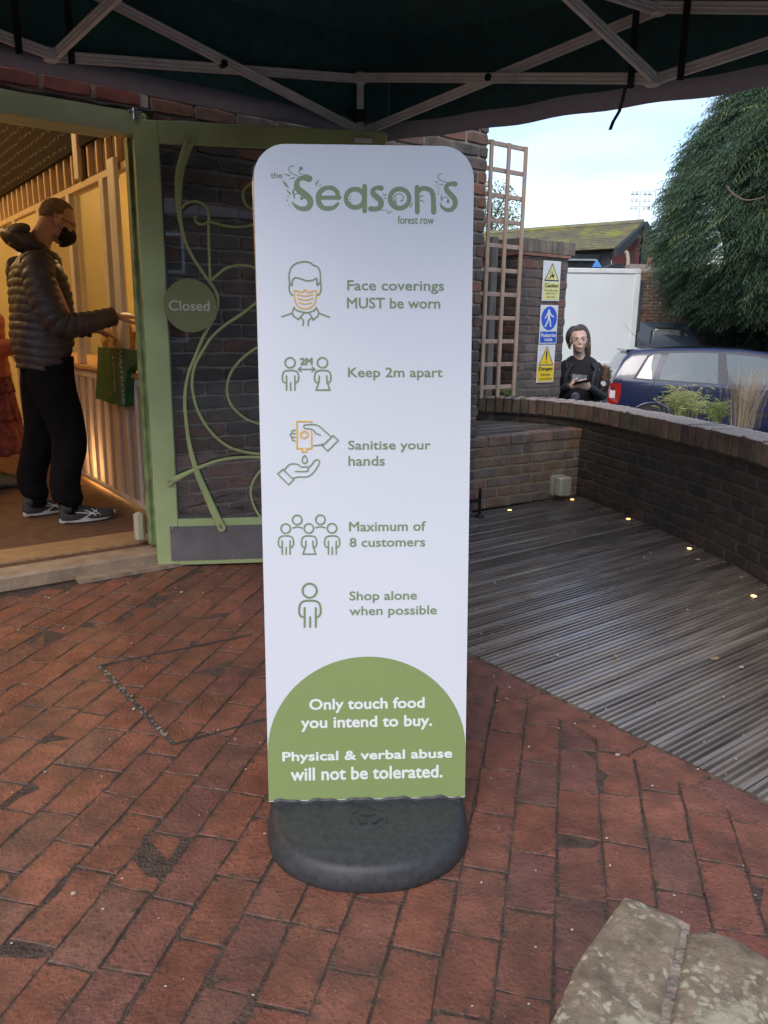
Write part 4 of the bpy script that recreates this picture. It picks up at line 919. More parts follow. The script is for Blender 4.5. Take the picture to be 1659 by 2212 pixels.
C0=gp(0,0,2.51);C1=gp(0,0,2.255)
scissor(C0,C1,mlt,mlb); scissor(C0,C1,mrt,mrb)
scissor(mlt,mlb,gp(3,0,2.6),gp(3,0,2.33)); scissor(mrt,mrb,gp(0,3,2.5),gp(0,3,2.23))
cc=gp(1.5,1.5,2.80); ccb=gp(1.5,1.5,2.50)
scissor(mlt,mlb,cc,ccb); scissor(mrt,mrb,cc,ccb)
bm_t=gp(1.5,3,2.55);bm_b=gp(1.5,3,2.28);bn_t=gp(3,1.5,2.55);bn_b=gp(3,1.5,2.28)
scissor(bm_t,bm_b,cc,ccb); scissor(bn_t,bn_b,cc,ccb)
def knuckle(P,s=.04):
    mb=MB(); mb.bevbox(P,(s,s,s*1.1),(dL,dR,Z),.008); mb.build('joint',m_alu,GZ)
for P in (mlb,mrb,mlt,mrt,C0,C1): knuckle(P,.05)
for P,Q,R_,S_ in ((C0,mlb,C1,mlt),(C0,mrb,C1,mrt)):
    X=(P+Q+R_+S_)/4; mb=MB(); o=off(P,Q,1)/np.linalg.norm(off(P,Q,1)); mb.tube([X-o*.025,X+o*.025],.017,10); mb.build('pivot',m_black,GZ)
mb=MB(); mb.bevbox(gp(0,0,2.33),(.06,.06,.06),None,.01); mb.build('slider',m_black,GZ)
# canvas roof: eave square pushed out 6 cm, rising to the centre, slightly sagging
ez=2.72
E=[gp(-.225,-.045,ez),gp(3.1,-.045,ez+.02),gp(3.1,3.1,ez),gp(-.225,3.1,ez-.02)]; PK=gp(1.5,1.5,3.45)
mb=MB()
for i in range(4):
    a,b=E[i],E[(i+1)%4]; n=14; rows=[]
    for r in range(n+1):
        t_=r/n; row=[]
        for c_ in range(n+1):
            s_=c_/n; P=(a*(1-s_)+b*s_)*(1-t_)+PK*t_; sag=.02*math.sin(PI*t_)*math.sin(PI*s_)*.8
            row.append(P-Z*sag)
        rows.append(row)
    mb.rings(rows,False,False,closed=False)
o=mb.build('canvas_roof',m_canopy,GZ,smooth=True,fix=False)
for i,(a,b) in enumerate([(E[0],E[1]),(E[0],E[3]),(E[1],E[2]),(E[3],E[2])]):
    mb=MB(); mh=MB(); n=50; r1=[];r2=[];r3=[]
    for k in range(n+1):
        s_=k/n; P=a*(1-s_)+b*s_; wv=.006*math.sin(k*.9)+.004*math.sin(k*.37+i); nn=np.cross((b-a)/np.linalg.norm(b-a),Z)
        top=P; sg=.006*math.sin(PI*s_)-(.072*s_ if i==0 else 0)
        m1=P+nn*wv; m1[2]=2.325-sg+wv*.4; b1=P+nn*wv*1.3; b1[2]=2.243-sg+wv*.4
        r1.append(top);r2.append(m1);r3.append(b1)
    mb.rings([r1,r2],False,False,closed=False); mb.build('valance',m_canopy,GZ,smooth=True,fix=False)
    th=np.cross((b-a)/np.linalg.norm(b-a),Z)*.0015
    mh.rings([[p+th for p in r2],[p+th for p in r3],[p-th for p in r3],[p-th for p in r2],[p+th for p in r2]],False,False,closed=False); mh.build('valance_hem',m_hem,GZ,smooth=True,fix=False)
# black webbing straps and loose strap
def strap(pts,w_=.022,name='strap'):
    mb=MB(); R=[]
    for p in pts:
        p=np.array(p); R.append([p-cr*w_/2,p+cr*w_/2,p+cr*w_/2+fw*.003,p-cr*w_/2+fw*.003])
    mb.rings(R); mb.build(name,m_black,GZ)
for ox in (-.11,.09):
    strap([mlb+dL*ox*-1-Z*.03+ND*.05,mlt+dL*ox*-1+Z*.15+ND*.05],.028); strap([mrb+dR*ox-Z*.03+ND*.05,mrt+dR*ox+Z*.15+ND*.05],.028)
q=[gy(1352,185,3.35),gy(1345,215,3.36),gy(1338,240,3.38),gy(1325,262,3.38),gy(1318,280,3.37)]
strap(q,.014,'loose_strap')
# ------------------------------------------------------------------ lichened stone in the foreground
m_stone,t_,b_=newmat('lichened_sandstone'); N=t_.nodes.new; Kk=t_.links.new
ge=N('ShaderNodeNewGeometry')
def nz(sc,det=6,ro=.6):
    n=N('ShaderNodeTexNoise'); n.inputs['Scale'].default_value=sc; n.inputs['Detail'].default_value=det; n.inputs['Roughness'].default_value=ro; Kk(ge.outputs['Position'],n.inputs['Vector']); return n
a=nz(22,8,.7);rp=N('ShaderNodeValToRGB'); e=rp.color_ramp.elements; e[0].position=.32;e[0].color=(.19,.135,.085,1);e[1].position=.68;e[1].color=(.50,.37,.24,1); q=e.new(.5); q.color=(.34,.26,.175,1); Kk(a.outputs[0],rp.inputs[0])
vo=N('ShaderNodeTexVoronoi'); vo.inputs['Scale'].default_value=62; vo.inputs['Randomness'].default_value=1
w2=nz(18,4); vm=N('ShaderNodeVectorMath'); vm.operation='SCALE'; vm.inputs['Scale'].default_value=.05; Kk(w2.outputs['Color'],vm.inputs[0]); va=N('ShaderNodeVectorMath'); va.operation='ADD'; Kk(ge.outputs['Position'],va.inputs[0]); Kk(vm.outputs[0],va.inputs[1]); Kk(va.outputs[0],vo.inputs['Vector'])
mk=N('ShaderNodeMapRange'); mk.inputs['From Min'].default_value=.42; mk.inputs['From Max'].default_value=.22; Kk(vo.outputs['Distance'],mk.inputs[0])
pm=nz(5,3); pr=N('ShaderNodeMapRange'); pr.inputs['From Min'].default_value=.42; pr.inputs['From Max'].default_value=.54; Kk(pm.outputs[0],pr.inputs[0])
mu=N('ShaderNodeMath'); mu.operation='MULTIPLY'; Kk(mk.outputs[0],mu.inputs[0]); Kk(pr.outputs[0],mu.inputs[1])
bigp=nz(4.2,8,.65); br_=N('ShaderNodeMapRange'); br_.inputs['From Min'].default_value=.585; br_.inputs['From Max'].default_value=.62; Kk(bigp.outputs[0],br_.inputs[0])
mxm=N('ShaderNodeMath'); mxm.operation='MAXIMUM'; Kk(mu.outputs[0],mxm.inputs[0]); Kk(br_.outputs[0],mxm.inputs[1])
mi=N('ShaderNodeMix'); mi.data_type='RGBA'; Kk(mxm.outputs[0],mi.inputs['Factor']); Kk(rp.outputs[0],mi.inputs['A']); mi.inputs['B'].default_value=(.66,.60,.42,1); Kk(mi.outputs['Result'],b_.inputs['Base Color'])
b_.inputs['Roughness'].default_value=.92; bp=N('ShaderNodeBump'); bp.inputs['Strength'].default_value=1.0; bp.inputs['Distance'].default_value=.012; w3=nz(60,9,.75); Kk(w3.outputs[0],bp.inputs['Height']); Kk(bp.outputs[0],b_.inputs['Normal'])
ST=thing('stone_block_wall','top of a rough lichen-covered sandstone block wall in the near right corner','wall',(.42,.75,0))
def stone(poly,z1,seed):
    r=random.Random(seed); P=[gz(x,y,z1)[:2] for x,y in poly]; n=len(P); dense=[]
    for i in range(n):
        a,b=P[i],P[(i+1)%n]; k=max(2,int(np.linalg.norm(b-a)/.012))
        for j in range(k): dense.append(a+(b-a)*j/k)
    c=sum(dense)/len(dense); R=[]
    for z,s in ((0,1.02),(z1*.5,1.01),(z1-.035,1.0),(z1-.015,.995),(z1-.005,.978),(z1,.95),(z1+.002,.9),(z1+.004,.8),(z1+.004,.65),(z1+.006,.5),(z1+.006,.35),(z1+.005,.2),(z1+.005,.05)):
        ring=[]
        for p in dense:
            q=c+(p-c)*s; nv=noise.noise(Vector((q[0]*14,q[1]*14,z*6+seed)))*.007+noise.noise(Vector((q[0]*50,q[1]*50,z*9)))*.003
            d=(p-c)/np.linalg.norm(p-c)
            side=1 if z<z1-.001 else .3
            ring.append((q[0]+d[0]*nv*side,q[1]+d[1]*nv*side,z+(nv*(1.1 if z>=z1-.02 else .3))))
        R.append(ring)
    mb=MB(); mb.rings(R); return mb.build('stone',m_stone,ST,smooth=True)
stone([(1175,2240),(1225,2120),(1275,2040),(1318,1975),(1352,1937),(1400,1946),(1445,1972),(1472,1998),(1462,2060),(1440,2140),(1425,2290),(1300,2420),(1120,2420)],.45,1)
stone([(1478,2004),(1520,2002),(1580,2016),(1640,2052),(1700,2100),(1900,2200),(1900,2500),(1450,2450),(1436,2290),(1452,2140),(1474,2060)],.452,2)
mb=MB(); pp=[gz(x,y,.446) for x,y in [(1440,1972),(1490,1998),(1485,2060),(1460,2150),(1445,2420),(1415,2420),(1425,2150),(1450,2060)]]; mb.prism(pp,(0,0,-.4)); mb.build('mortar_joint',M('grey_rough_mortar',(.25,.20,.155),.95,.4,30,bump=.8,bscale=60),ST)
# ------------------------------------------------------------------ trellis
def s_at(px,py,t):   # along U on the plane of constant V-distance t
    q=gpl(px,py,V*t,V); return float(q@U),float(q[2])
tT=4.45
s1,_=s_at(1110,855,tT); sp=.178
TR=thing('timber_trellis','tall square pattern timber trellis standing on the end of the curved wall','trellis',tuple(U*s1+V*tT+Z*.75))
for k in range(6):
    s=s1-.02-sp*k; mb=MB(); mb.bevbox(U*s+V*(tT-.012)+Z*1.675,(.032,.018,1.87),(U,V,Z),.003); mb.build('upright_lath',m_tre,TR)
for k in range(11):
    z=.82+k*.1775; mb=MB(); mb.bevbox(U*(s1-sp*2.5-.02)+V*(tT+.007)+Z*z,(sp*5+.06,.016,.032),(U,V,Z),.003); mb.build('cross_lath',m_tre,TR)
mb=MB(); mb.bevbox(U*(s1-.07)+V*(tT+.25)+Z*.93,(.07,.07,2.1),(U,V,Z),.006); tag(mb.build('wooden_post',M('grey_old_post',(.22,.2,.18),.9,.3,12,stretch=(3,3,.5))),'grey weathered wooden post behind the trellis','post')
# ------------------------------------------------------------------ brick pier with safety signs
tP=float(np.array([1.65,6.95,0])@V)
sA,zt=s_at(1128,513,tP); sB,_=s_at(1232,520,tP); sB-=.0
PWid=sB-sA; zt=1.99
PR=thing('brick_pier','square brick gate pier carrying three safety signs','pier',tuple(U*sA+V*tP))
mb=MB(); mb.box(U*(sA+sB)/2+V*(tP+PWid/2+.006)+Z*.78,(PWid-.012,PWid,2.4),(U,V,Z)); mb.build('mortar',M('dark_joint',(.15,.13,.12),.95,.3,30),PR)
cells=[]; z=-.35; row=0
while z<zt-.13:
    fr=[0,.5] if row%2 else [0,0]
    off=.1125 if row%2 else 0
    s=sA-off
    while s<sB-.03:
        a=max(s,sA);b=min(s+.215,sB)
        if b-a>.05: cells.append((U*((a+b)/2)+V*tP+Z*(z+.0375),U,Z,-V,(b-a)/.215,0))
        s+=.225
    s=-(.1125 if not row%2 else 0)
    while s<PWid-.03:
        a=max(s,0);b=min(s+.215,PWid)
        if b-a>.05: cells.append((U*sA+V*(tP+(a+b)/2)+Z*(z+.0375),-V,Z,-U,(b-a)/.215,0))
        s+=.225
    z+=.075; row+=1
lay(PR,cells,{0:bset(.215,.065,.05,6,230,rough=.003)},m_pil,300)
mb=MB(); mb.bevbox(U*(sA+sB)/2+V*(tP+PWid/2)+Z*(zt-.135+.012),(PWid+.03,PWid+.03,.024),(U,V,Z),.004); mb.build('tile_course',M('red_tile',(.28,.14,.1),.85,.3,12),PR)
k=sA-.01
m_cap=brickmat('mossy_cap_brick',[(.20,.17,.14),(.17,.155,.13),(.23,.19,.15)],rough=.9,bump=.5)
mbk=MB(); mbk.bevbox((0,0,0),(.066,.34,.11),None,.006); mc=mbk.mesh('cap_brick'); fixn(mc); mc.materials.append(m_cap)
while k<sB:
    for v_ in (.17,.52):
        o=bpy.data.objects.new('cap_brick',mc); COL.objects.link(o); o.parent=PR; P=U*(k+.035)+V*(tP+v_-.01)+Z*(zt-.054)
        o.matrix_basis=WM[PR.name].inverted()@Matrix(((U[0],V[0],0,P[0]),(U[1],V[1],0,P[1]),(0,0,1,P[2]),(0,0,0,1)))
    k+=.0735
# yard wall running back behind the trellis
YW=thing('dark_yard_wall','dark brick yard wall seen through the trellis squares','wall',tuple(U*(sA-.4)+V*(tP+.9)))
mb=MB(); mb.box(U*(sA-.72)+V*(tP+.72)+Z*.75,(1.5,.2,2.3),(U,V,Z)); mb.build('mortar',m_mortard,YW)
lay(YW,[(c[0],)+c[1:] for c in wall_cells(U*(sA-1.47)+V*(tP+.61),U,-V,1.5,-.1,1.88)],{0:bset(.215,.065,.05,4,250)},m_dark,160)
# signs on the pier
tr5=(2050,950,3.4025)
m_yel=M('pale_yellow_print',(.85,.80,.32),.45,.03,3); m_yel2=M('amber_print',(.90,.62,.02),.45,.03,3); m_blue=M('blue_print',(.01,.10,.62),.4,.03,3); m_pw=M('white_plastic_sign',(.8,.8,.8),.4,.03,3); m_ink=M('black_print',(.03,.03,.025),.5)
pn=V*(tP-.012)
def wall_sign(label,TLc,TRc,BRc,BLc):
    c=[gpl(*crop(*q,*tr5),pn,V) for q in (TLc,TRc,BRc,BLc)]
    ctr=sum(c)/4; exx=(c[1]-c[0])+(c[2]-c[3]); exx/=np.linalg.norm(exx); ezz=np.cross(-V,exx)*1.0; ezz=(c[0]-c[3])+(c[1]-c[2]); ezz-=exx*(ezz@exx); ezz/=np.linalg.norm(ezz)
    w_=(np.linalg.norm(c[1]-c[0])+np.linalg.norm(c[2]-c[3]))/2; h_=(np.linalg.norm(c[0]-c[3])+np.linalg.norm(c[1]-c[2]))/2
    o=ctr-exx*w_/2-ezz*h_/2
    t=thing('safety_sign',label,'sign',tuple(ctr),group='safety signs fixed one above another on the pier')
    mb=MB(); mb.bevbox(ctr+V*.004,(w_,.006,h_),(exx,V,ezz),.002); mb.build('plate',m_pw,t)
    B=Board(o-V*.0,exx,ezz,.0005); return t,B,w_,h_
def rrect(x0,y0,x1,y1): return [(x0,y0),(x1,y0),(x1,y1),(x0,y1)]
t,B_,w_,h_=wall_sign('pale yellow caution sign about fork-lift trucks, topmost on the brick pier',(318,255),(550,270),(513,805),(278,798))
mb=MB(); B_.poly(mb,rrect(.05*w_,.03*h_,.95*w_,.47*h_)); mb.build('yellow_panel',m_yel,t,fix=False)
mb=MB(); B_.poly(mb,[(.08*w_,.50*h_),(.92*w_,.50*h_),(.5*w_,.95*h_)]); mb.build('triangle_border',m_ink,t,fix=False)
mb=MB(); B_.poly(mb,[(.15*w_,.53*h_),(.85*w_,.53*h_),(.5*w_,.90*h_)]); mb.build('triangle',m_yel,t,fix=False)
mb=MB()
fk=lambda x,y:(x*w_,(.54+y)*h_)
B_.poly(mb,[fk(.40,.06),fk(.60,.06),fk(.64,.10),fk(.60,.13),fk(.52,.13),fk(.46,.10)]); B_.disc(mb,fk(.42,.05),.03*w_,10); B_.disc(mb,fk(.60,.05),.035*w_,10)
B_.stroke(mb,[fk(.42,.10),fk(.44,.24),fk(.54,.24),fk(.56,.12)],.012*w_); B_.stroke(mb,[fk(.40,.05),fk(.41,.20)],.016*w_); B_.stroke(mb,[fk(.25,.03),fk(.39,.03),fk(.40,.08)],.02*w_); B_.disc(mb,fk(.50,.17),.025*w_,10); B_.stroke(mb,[fk(.50,.15),fk(.51,.10)],.04*w_)
mb.build('forklift_symbol',m_ink,t,fix=False)
B_.text('Caution',(.12*w_,.345*h_,.88*w_,.44*h_),'lettering',m_ink,t,.0010,.0025)
for i,q in enumerate(('Fork-lift trucks','operating in','this area')):
    ww=(.78,.62,.46)[i]; B_.text(q,((.5-ww/2)*w_,(.245-.08*i)*h_,(.5+ww/2)*w_,(.295-.08*i)*h_),'lettering',m_ink,t,0,.0025)
t,B_,w_,h_=wall_sign('blue pedestrian route sign with walking figure, middle of the brick pier',(275,853),(512,857),(478,1372),(245,1375))
mb=MB(); B_.poly(mb,[(.5*w_+.44*w_*math.cos(a),.66*h_+.305*h_*math.sin(a)) for a in np.linspace(0,2*PI,40)[:-1]]); B_.poly(mb,rrect(.04*w_,.03*h_,.96*w_,.32*h_)); mb.build('blue_panel',m_blue,t,fix=False)
mb=MB(); f2=lambda x,y:(x*w_,y*h_)
B_.disc(mb,f2(.47,.86),.055*w_,12)
B_.stroke(mb,[f2(.47,.80),f2(.48,.66)],[.17*w_,.13*w_]); B_.stroke(mb,[f2(.42,.80),f2(.30,.70),f2(.27,.66)],.055*w_); B_.stroke(mb,[f2(.52,.80),f2(.64,.73),f2(.75,.70)],.055*w_); B_.stroke(mb,[f2(.47,.67),f2(.40,.55),f2(.30,.46)],.075*w_); B_.stroke(mb,[f2(.50,.67),f2(.57,.57),f2(.60,.46)],.075*w_)
mb.build('walking_figure',m_pw,t,fix=False)
B_.text('Pedestrian',(.08*w_,.175*h_,.92*w_,.275*h_),'lettering',m_pw,t,.0014,.003); B_.text('route',(.28*w_,.07*h_,.72*w_,.15*h_),'lettering',m_pw,t,.0014,.003)
t,B_,w_,h_=wall_sign('amber danger sign about vehicles unloading, lowest on the brick pier',(238,1385),(470,1385),(437,1888),(210,1898))
mb=MB(); B_.poly(mb,rrect(.04*w_,.03*h_,.96*w_,.44*h_)); mb.build('amber_panel',m_yel2,t,fix=False)
mb=MB(); B_.poly(mb,[(.06*w_,.455*h_),(.94*w_,.455*h_),(.5*w_,.97*h_)]); mb.build('triangle_border',m_ink,t,fix=False)
mb=MB(); B_.poly(mb,[(.12*w_,.48*h_),(.88*w_,.48*h_),(.5*w_,.93*h_)]); mb.build('triangle',m_yel2,t,fix=False)
mb=MB(); B_.stroke(mb,[f2(.5,.80),f2(.5,.60)],[.10*w_,.05*w_]); B_.disc(mb,f2(.5,.535),.035*w_,12); mb.build('exclamation_mark',m_ink,t,fix=False)
B_.text('Danger',(.08*w_,.30*h_,.92*w_,.415*h_),'lettering',m_ink,t,.0012,.003); B_.text('Vehicles',(.2*w_,.18*h_,.78*w_,.255*h_),'lettering',m_ink,t,0,.003); B_.text('unloading',(.14*w_,.06*h_,.86*w_,.14*h_),'lettering',m_ink,t,0,.003)
# ------------------------------------------------------------------ planting bed, plants
bed=MB(); pts=[]
for k in range(40):
    a,_,_=onpath(cum[-1]*(.30+.70*k/39),.20); pts.append(a+Z*.50)
out_=[p+np.array([.85,.25,0]) for p in pts[::-1]]
bed.prism(pts+out_,(0,0,-.92)); struct(bed.build('planting_bed_soil',M('dark_soil',(.04,.03,.022),.95,.4,30,bump=.8,bscale=40)))
def clump(name,label,P,n,h,spread,lean,cols,wd,seed,feather=False,cat='plant'):
    r=random.Random(seed); mb=MB(); P=np.array(P)
    for i in range(n):
        a=r.uniform(0,2*PI); rr=abs(r.gauss(0,spread*.35)); b=P+np.array([math.cos(a)*rr,math.sin(a)*rr,0]); hh=h*r.uniform(.55,1.0); l=lean*r.uniform(.3,1.2)*hh
        d=np.array([math.cos(a),math.sin(a),0]); pts=[b+d*l*(t_**1.7)+Z*hh*(t_-.12*t_*t_*r.uniform(0,2)) for t_ in (0,.25,.5,.75,1)]
        s=np.cross(d,Z); s=s*math.cos(1)+d*math.sin(1)*.5; mi=r.randrange(len(cols))
        R=[[p+s*wd*w__,p-s*wd*w__] for p,w__ in zip(pts,(.8,1,.9,.6,.1))]
        mb.rings(R,False,False,mi=mi,closed=False)
        if feather:
            for q in range(7):
                t_=.45+.5*r.random(); k_=int(t_*4); p=pts[k_]+(pts[min(k_+1,4)]-pts[k_])*(t_*4-k_)
                e=p+np.array([r.uniform(-.03,.03),r.uniform(-.03,.03),r.uniform(.0,.05)]); mb.add([p+s*.0015,e,p-s*.0015],[(0,1,2)],mi)
        else:
            for q in range(5):
                t_=.35+.6*r.random(); k_=min(int(t_*4),3); p=pts[k_]+(pts[k_+1]-pts[k_])*(t_*4-k_)
                e=p+np.array([r.uniform(-.07,.07),r.uniform(-.07,.07),r.uniform(-.03,.04)]); m_=(p+e)/2+Z*.008; sd_=np.array([0,0,.006]); mb.add([p,m_+sd_,e,m_-sd_],[(0,1,2,3)],mi)
    t=thing(name,label,cat,tuple(P)); mb.build('foliage',cols,t,fix=False); return t
gA=M('yellow_green_leaf',(.42,.42,.18),.6,.2,30); gB=M('fresh_green_leaf',(.26,.32,.11),.6,.2,30); gC=M('straw_stem',(.46,.37,.25),.8,.2,30); gD=M('dry_brown_stem',(.30,.22,.15),.8,.2,30)
clump('leafy_plant','bushy yellow-green leafy plant just behind the wall coping',gz(1470,905,.5),150,.33,.24,.35,[gA,gB,gA],.0035,11)
clump('dry_grass','tall straw-coloured dry grass clump behind the curved wall',gz(1602,925,.5),230,.62,.20,.30,[gC,gD,gC],.0022,12,True)
clump('leafy_plant','small fresh green shoots at the foot of the dry grass',gz(1545,915,.5),50,.24,.12,.3,[gB],.004,13)
clump('weed','little green weed growing on the wall beside the brick pier',onpath(.42,.16)[0]+Z*.72,26,.09,.08,.6,[gB],.004,14)
# ------------------------------------------------------------------ blue car
CA=rad(52); CF=np.array([math.sin(CA),0,0]); 
CR0=np.array([3.42,12.35,-.42]); crz=rad(-9)
CAR=thing('parked_car','dark blue five-door hatchback parked beyond the curved wall','car',tuple(CR0),crz)
m_paint,t_,b_=newmat('dark_blue_car_paint'); b_.inputs['Base Color'].default_value=(.016,.022,.062,1); b_.inputs['Roughness'].default_value=.25; b_.inputs['Metallic'].default_value=.1; b_.inputs['Coat Weight'].default_value=1; b_.inputs['Coat Roughness'].default_value=.04
m_cgl=M('car_window_glass',(.055,.085,.09),.04,.05,2,spec=1.0,rr=.01,coat=1); m_cgl.node_tree.nodes['Principled BSDF'].inputs['Metallic'].default_value=.25
m_cgl.node_tree.nodes['Principled BSDF'].inputs['Coat Roughness'].default_value=.01
m_trim=M('black_car_trim',(.02,.02,.022),.5,.1,10); m_pillar=M('grey_window_pillar',(.05,.052,.06),.4,.1,6)
m_tyre=M('tyre',(.02,.02,.02),.85); m_red=M('red_lamp_glass',(.30,.012,.012),.15,.1,8,coat=1); m_lampw=M('clear_lamp_glass',(.65,.6,.6),.15,.1,8,coat=1)
from bisect import bisect
def interp(xs,ys,x):
    if x<=xs[0]: return ys[0]
    if x>=xs[-1]: return ys[-1]
    i=bisect(xs,x)-1; f=(x-xs[i])/(xs[i+1]-xs[i]); return ys[i]*(1-f)+ys[i+1]*f
ZX=[0,.05,.12,.22,.32,.50,1.0,1.5,1.9,2.3,2.55,2.85,3.15,3.3,3.6,3.8,3.9]; ZR=[.62,.86,1.05,1.28,1.395,1.43,1.455,1.465,1.455,1.41,1.34,1.19,1.03,.97,.90,.80,.62]
def zroof(x): return interp(ZX,ZR,x)
def zbelt(x): return interp([0,.3,1,2,3,3.9],[.98,.985,.955,.92,.88,.8],x)
def WW(x): return .825*(1-.16*abs((x-1.95)/1.95)**5)-(.10 if x<.03 or x>3.87 else 0)
def ys(x,z):
    zb=min(zbelt(x),zroof(x)-.02)
    if z<=zb: return WW(x)*(1-.05*((z-.62)/.42)**2)
    return WW(x)*(1-.05*((zb-.62)/.42)**2)-(z-zb)*.40
R=[]
xs=sorted(set(ZX+[.03,.1,.23,.36,.5,.8,1.25,1.7,2.1,2.42,2.7,3.0,3.45,3.7,3.85]))
for x in xs:
    zr=zroof(x); zb=min(zbelt(x),zr-.03); lo=.24 if .1<x<3.8 else .32
    h_=[]
    zz=[lo,lo+.05,.42,.55,zb-.13,zb-.03,zb,zb+(zr-zb)*.35,zb+(zr-zb)*.7,zr-.03*(zr-zb)/.4]
    zz=[min(max(z,lo),zr) for z in zz]
    for z in zz: h_.append((ys(x,z)*(.93 if z==lo else 1),z))
    yt=ys(x,zz[-1]); h_+= [(yt-.035,zr-.008),(yt-.13,zr),(yt*.45,zr+.012)]
    ring=[(x,-a,b) for a,b in h_]+[(x,a,b) for a,b in h_[::-1]]
    R.append(ring)
mb=MB(); mb.rings(R); body=mb.build('body',m_paint,CAR,smooth=True,local=True)
def sidepoly(name,pts,mat,off_=.006,both=True,parent=None,thick=.004):
    for sg in ((-1,1) if both else (-1,)):
        mb=MB(); dn=[]
        n=len(pts)
        for i in range(n):
            a,b=pts[i],pts[(i+1)%n]; k=max(1,int(math.hypot(b[0]-a[0],b[1]-a[1])/.12))
            for j in range(k): dn.append((a[0]+(b[0]-a[0])*j/k,a[1]+(b[1]-a[1])*j/k))
        o_=[(x,sg*(ys(x,z)+off_),z) for x,z in dn]; i_=[(x,sg*(ys(x,z)-.01),z) for x,z in dn]
        mb.rings([i_,o_],False,False)
        c=(sum(p[0] for p in dn)/len(dn),sum(p[1] for p in dn)/len(dn)); cc_=(c[0],sg*(ys(*c)+off_),c[1]); m_=len(dn)
        mb.add(o_+[cc_],[(i,(i+1)%m_,m_) for i in range(m_)])
        mb.build(name,mat,CAR if parent is None else parent,local=True)
# window band with pillars, then panes
sidepoly('window_surround',[(.36,1.0),(.56,1.34),(.69,1.40),(1.2,1.415),(1.9,1.405),(2.3,1.36),(2.6,1.25),(3.02,.985),(2.2,.935),(1.0,.965)],m_pillar,.004)
pane=lambda pts,nm='side_window':sidepoly(nm,pts,m_cgl,.009)
pane([(.415,1.015),(.58,1.31),(.64,1.355),(.755,1.37),(.63,1.0)],'quarter_window')
pane([(.73,1.0),(.86,1.375),(1.25,1.39),(1.55,1.385),(1.55,.955)])
pane([(1.70,.95),(1.66,1.38),(2.1,1.35),(2.35,1.29),(2.62,1.17),(2.86,1.03),(2.92,.965)])
sidepoly('rub_strip',[(1.15,.50),(1.15,.56),(2.95,.54),(2.95,.48)],m_trim,.014)
def seam(pts): 
    for sg in(-1,1):
        mb=MB(); mb.tube([(x,sg*(ys(x,z)+.001),z) for x,z in cat_rom(pts,4)],.005,6); mb.build('door_seam',m_trim,CAR,local=True)
cat2=seam
seam([(.68,.98),(.62,.88),(.60,.78),(.70,.64),(.95,.50),(1.02,.36)]); seam([(1.62,.95),(1.63,.7),(1.63,.36)]); seam([(2.78,.93),(2.82,.7),(2.80,.36)])
for x in (.72,1.72):
    for sg in (-1,1):
        mb=MB(); mb.ell((x+.1,sg*(ys(x,.80)+.0),.805),(.085,.012,.032),12,6); mb.build('handle_recess',m_trim,CAR,local=True)
        mb=MB(); mb.bevbox((x+.1,sg*(ys(x,.80)+.022),.808),(.18,.016,.026),None,.006); mb.build('door_handle',m_paint,CAR,local=True)
for x,nm in ((.66,'rear'),(3.18,'front')):
    for sg in (-1,1):
        mb=MB(); y=sg*(WW(x)+.002)
        mb.tube([(x,y-sg*.12,.30),(x,y+sg*.001,.30)],.345,28); mb.build('wheel_arch',m_trim,CAR,local=True)
        mb=MB(); mb.tube([(x+.36*math.cos(a),y-sg*.005,.30+.36*math.sin(a)) for a in np.linspace(-.3,PI+.3,22)],.018,6); mb.build('arch_lip',m_paint,CAR,local=True,smooth=True)
        mb=MB(); mb.tube([(x,y-sg*.16,.30),(x,y-sg*.15,.30),(x,y+sg*.01,.30),(x,y+sg*.02,.30)],[.27,.30,.30,.27],28); wh=mb.build('wheel',m_tyre,CAR,local=True)
        mb=MB(); mb.tube([(x,y+sg*.0,.30),(x,y+sg*.026,.30)],[.20,.16],20); mb.build('rim',m_alu,wh,local=True)
for sg in (-1,1):
    mb=MB(); 
    pts=[(.03,.62),(.02,.72),(.04,.90),(.07,.93),(.20,.93),(.21,.78),(.18,.63)]
    mb.rings([[(x,sg*(ys(max(x,.05),z)-.02),z) for x,z in pts],[(x,sg*(ys(max(x,.05),z)+.012),z) for x,z in pts]]); mb.build('tail_lamp',m_red,CAR,local=True)
    mb=MB(); mb.rings([[(x,sg*(ys(max(x,.05),z)+.01),z) for x,z in [(.05,.71),(.05,.82),(.125,.82),(.125,.71)]],[(x,sg*(ys(max(x,.05),z)+.017),z) for x,z in [(.05,.71),(.05,.82),(.125,.82),(.125,.71)]]]); mb.build('reversing_lamp',m_lampw,CAR,local=True)
    mb=MB(); mb.ell((3.62,sg*.62,.70),(.2,.14,.09),12,8); mb.build('headlight',m_lampw,CAR,local=True,smooth=True)
mb=MB(); mb.rings([[(.09,-.64,.95),(.09,.64,.95),(.36,.56,1.34),(.36,-.56,1.34)],[(.04,-.62,.96),(.04,.62,.96),(.30,.55,1.35),(.30,-.55,1.35)]]); mb.build('rear_window',m_cgl,CAR,local=True)
mb=MB(); mb.rings([[(2.48,-.58,1.38),(2.48,.58,1.38),(3.1,.66,1.07),(3.1,-.66,1.07)],[(2.50,-.58,1.395),(2.50,.58,1.395),(3.13,.66,1.085),(3.13,-.66,1.085)]]); mb.build('windscreen',m_cgl,CAR,local=True)
mb=MB(); mb.bevbox((.36,0,1.405),(.20,1.05,.03),None,.01); mb.build('roof_spoiler',m_paint,CAR,local=True)
mb=MB(); mb.bevbox((-.03,0,.46),(.16,1.5,.26),None,.05); mb.build('rear_bumper',m_paint,CAR,local=True)
mb=MB(); mb.bevbox((3.88,0,.42),(.16,1.45,.28),None,.05); mb.build('front_bumper',m_paint,CAR,local=True)
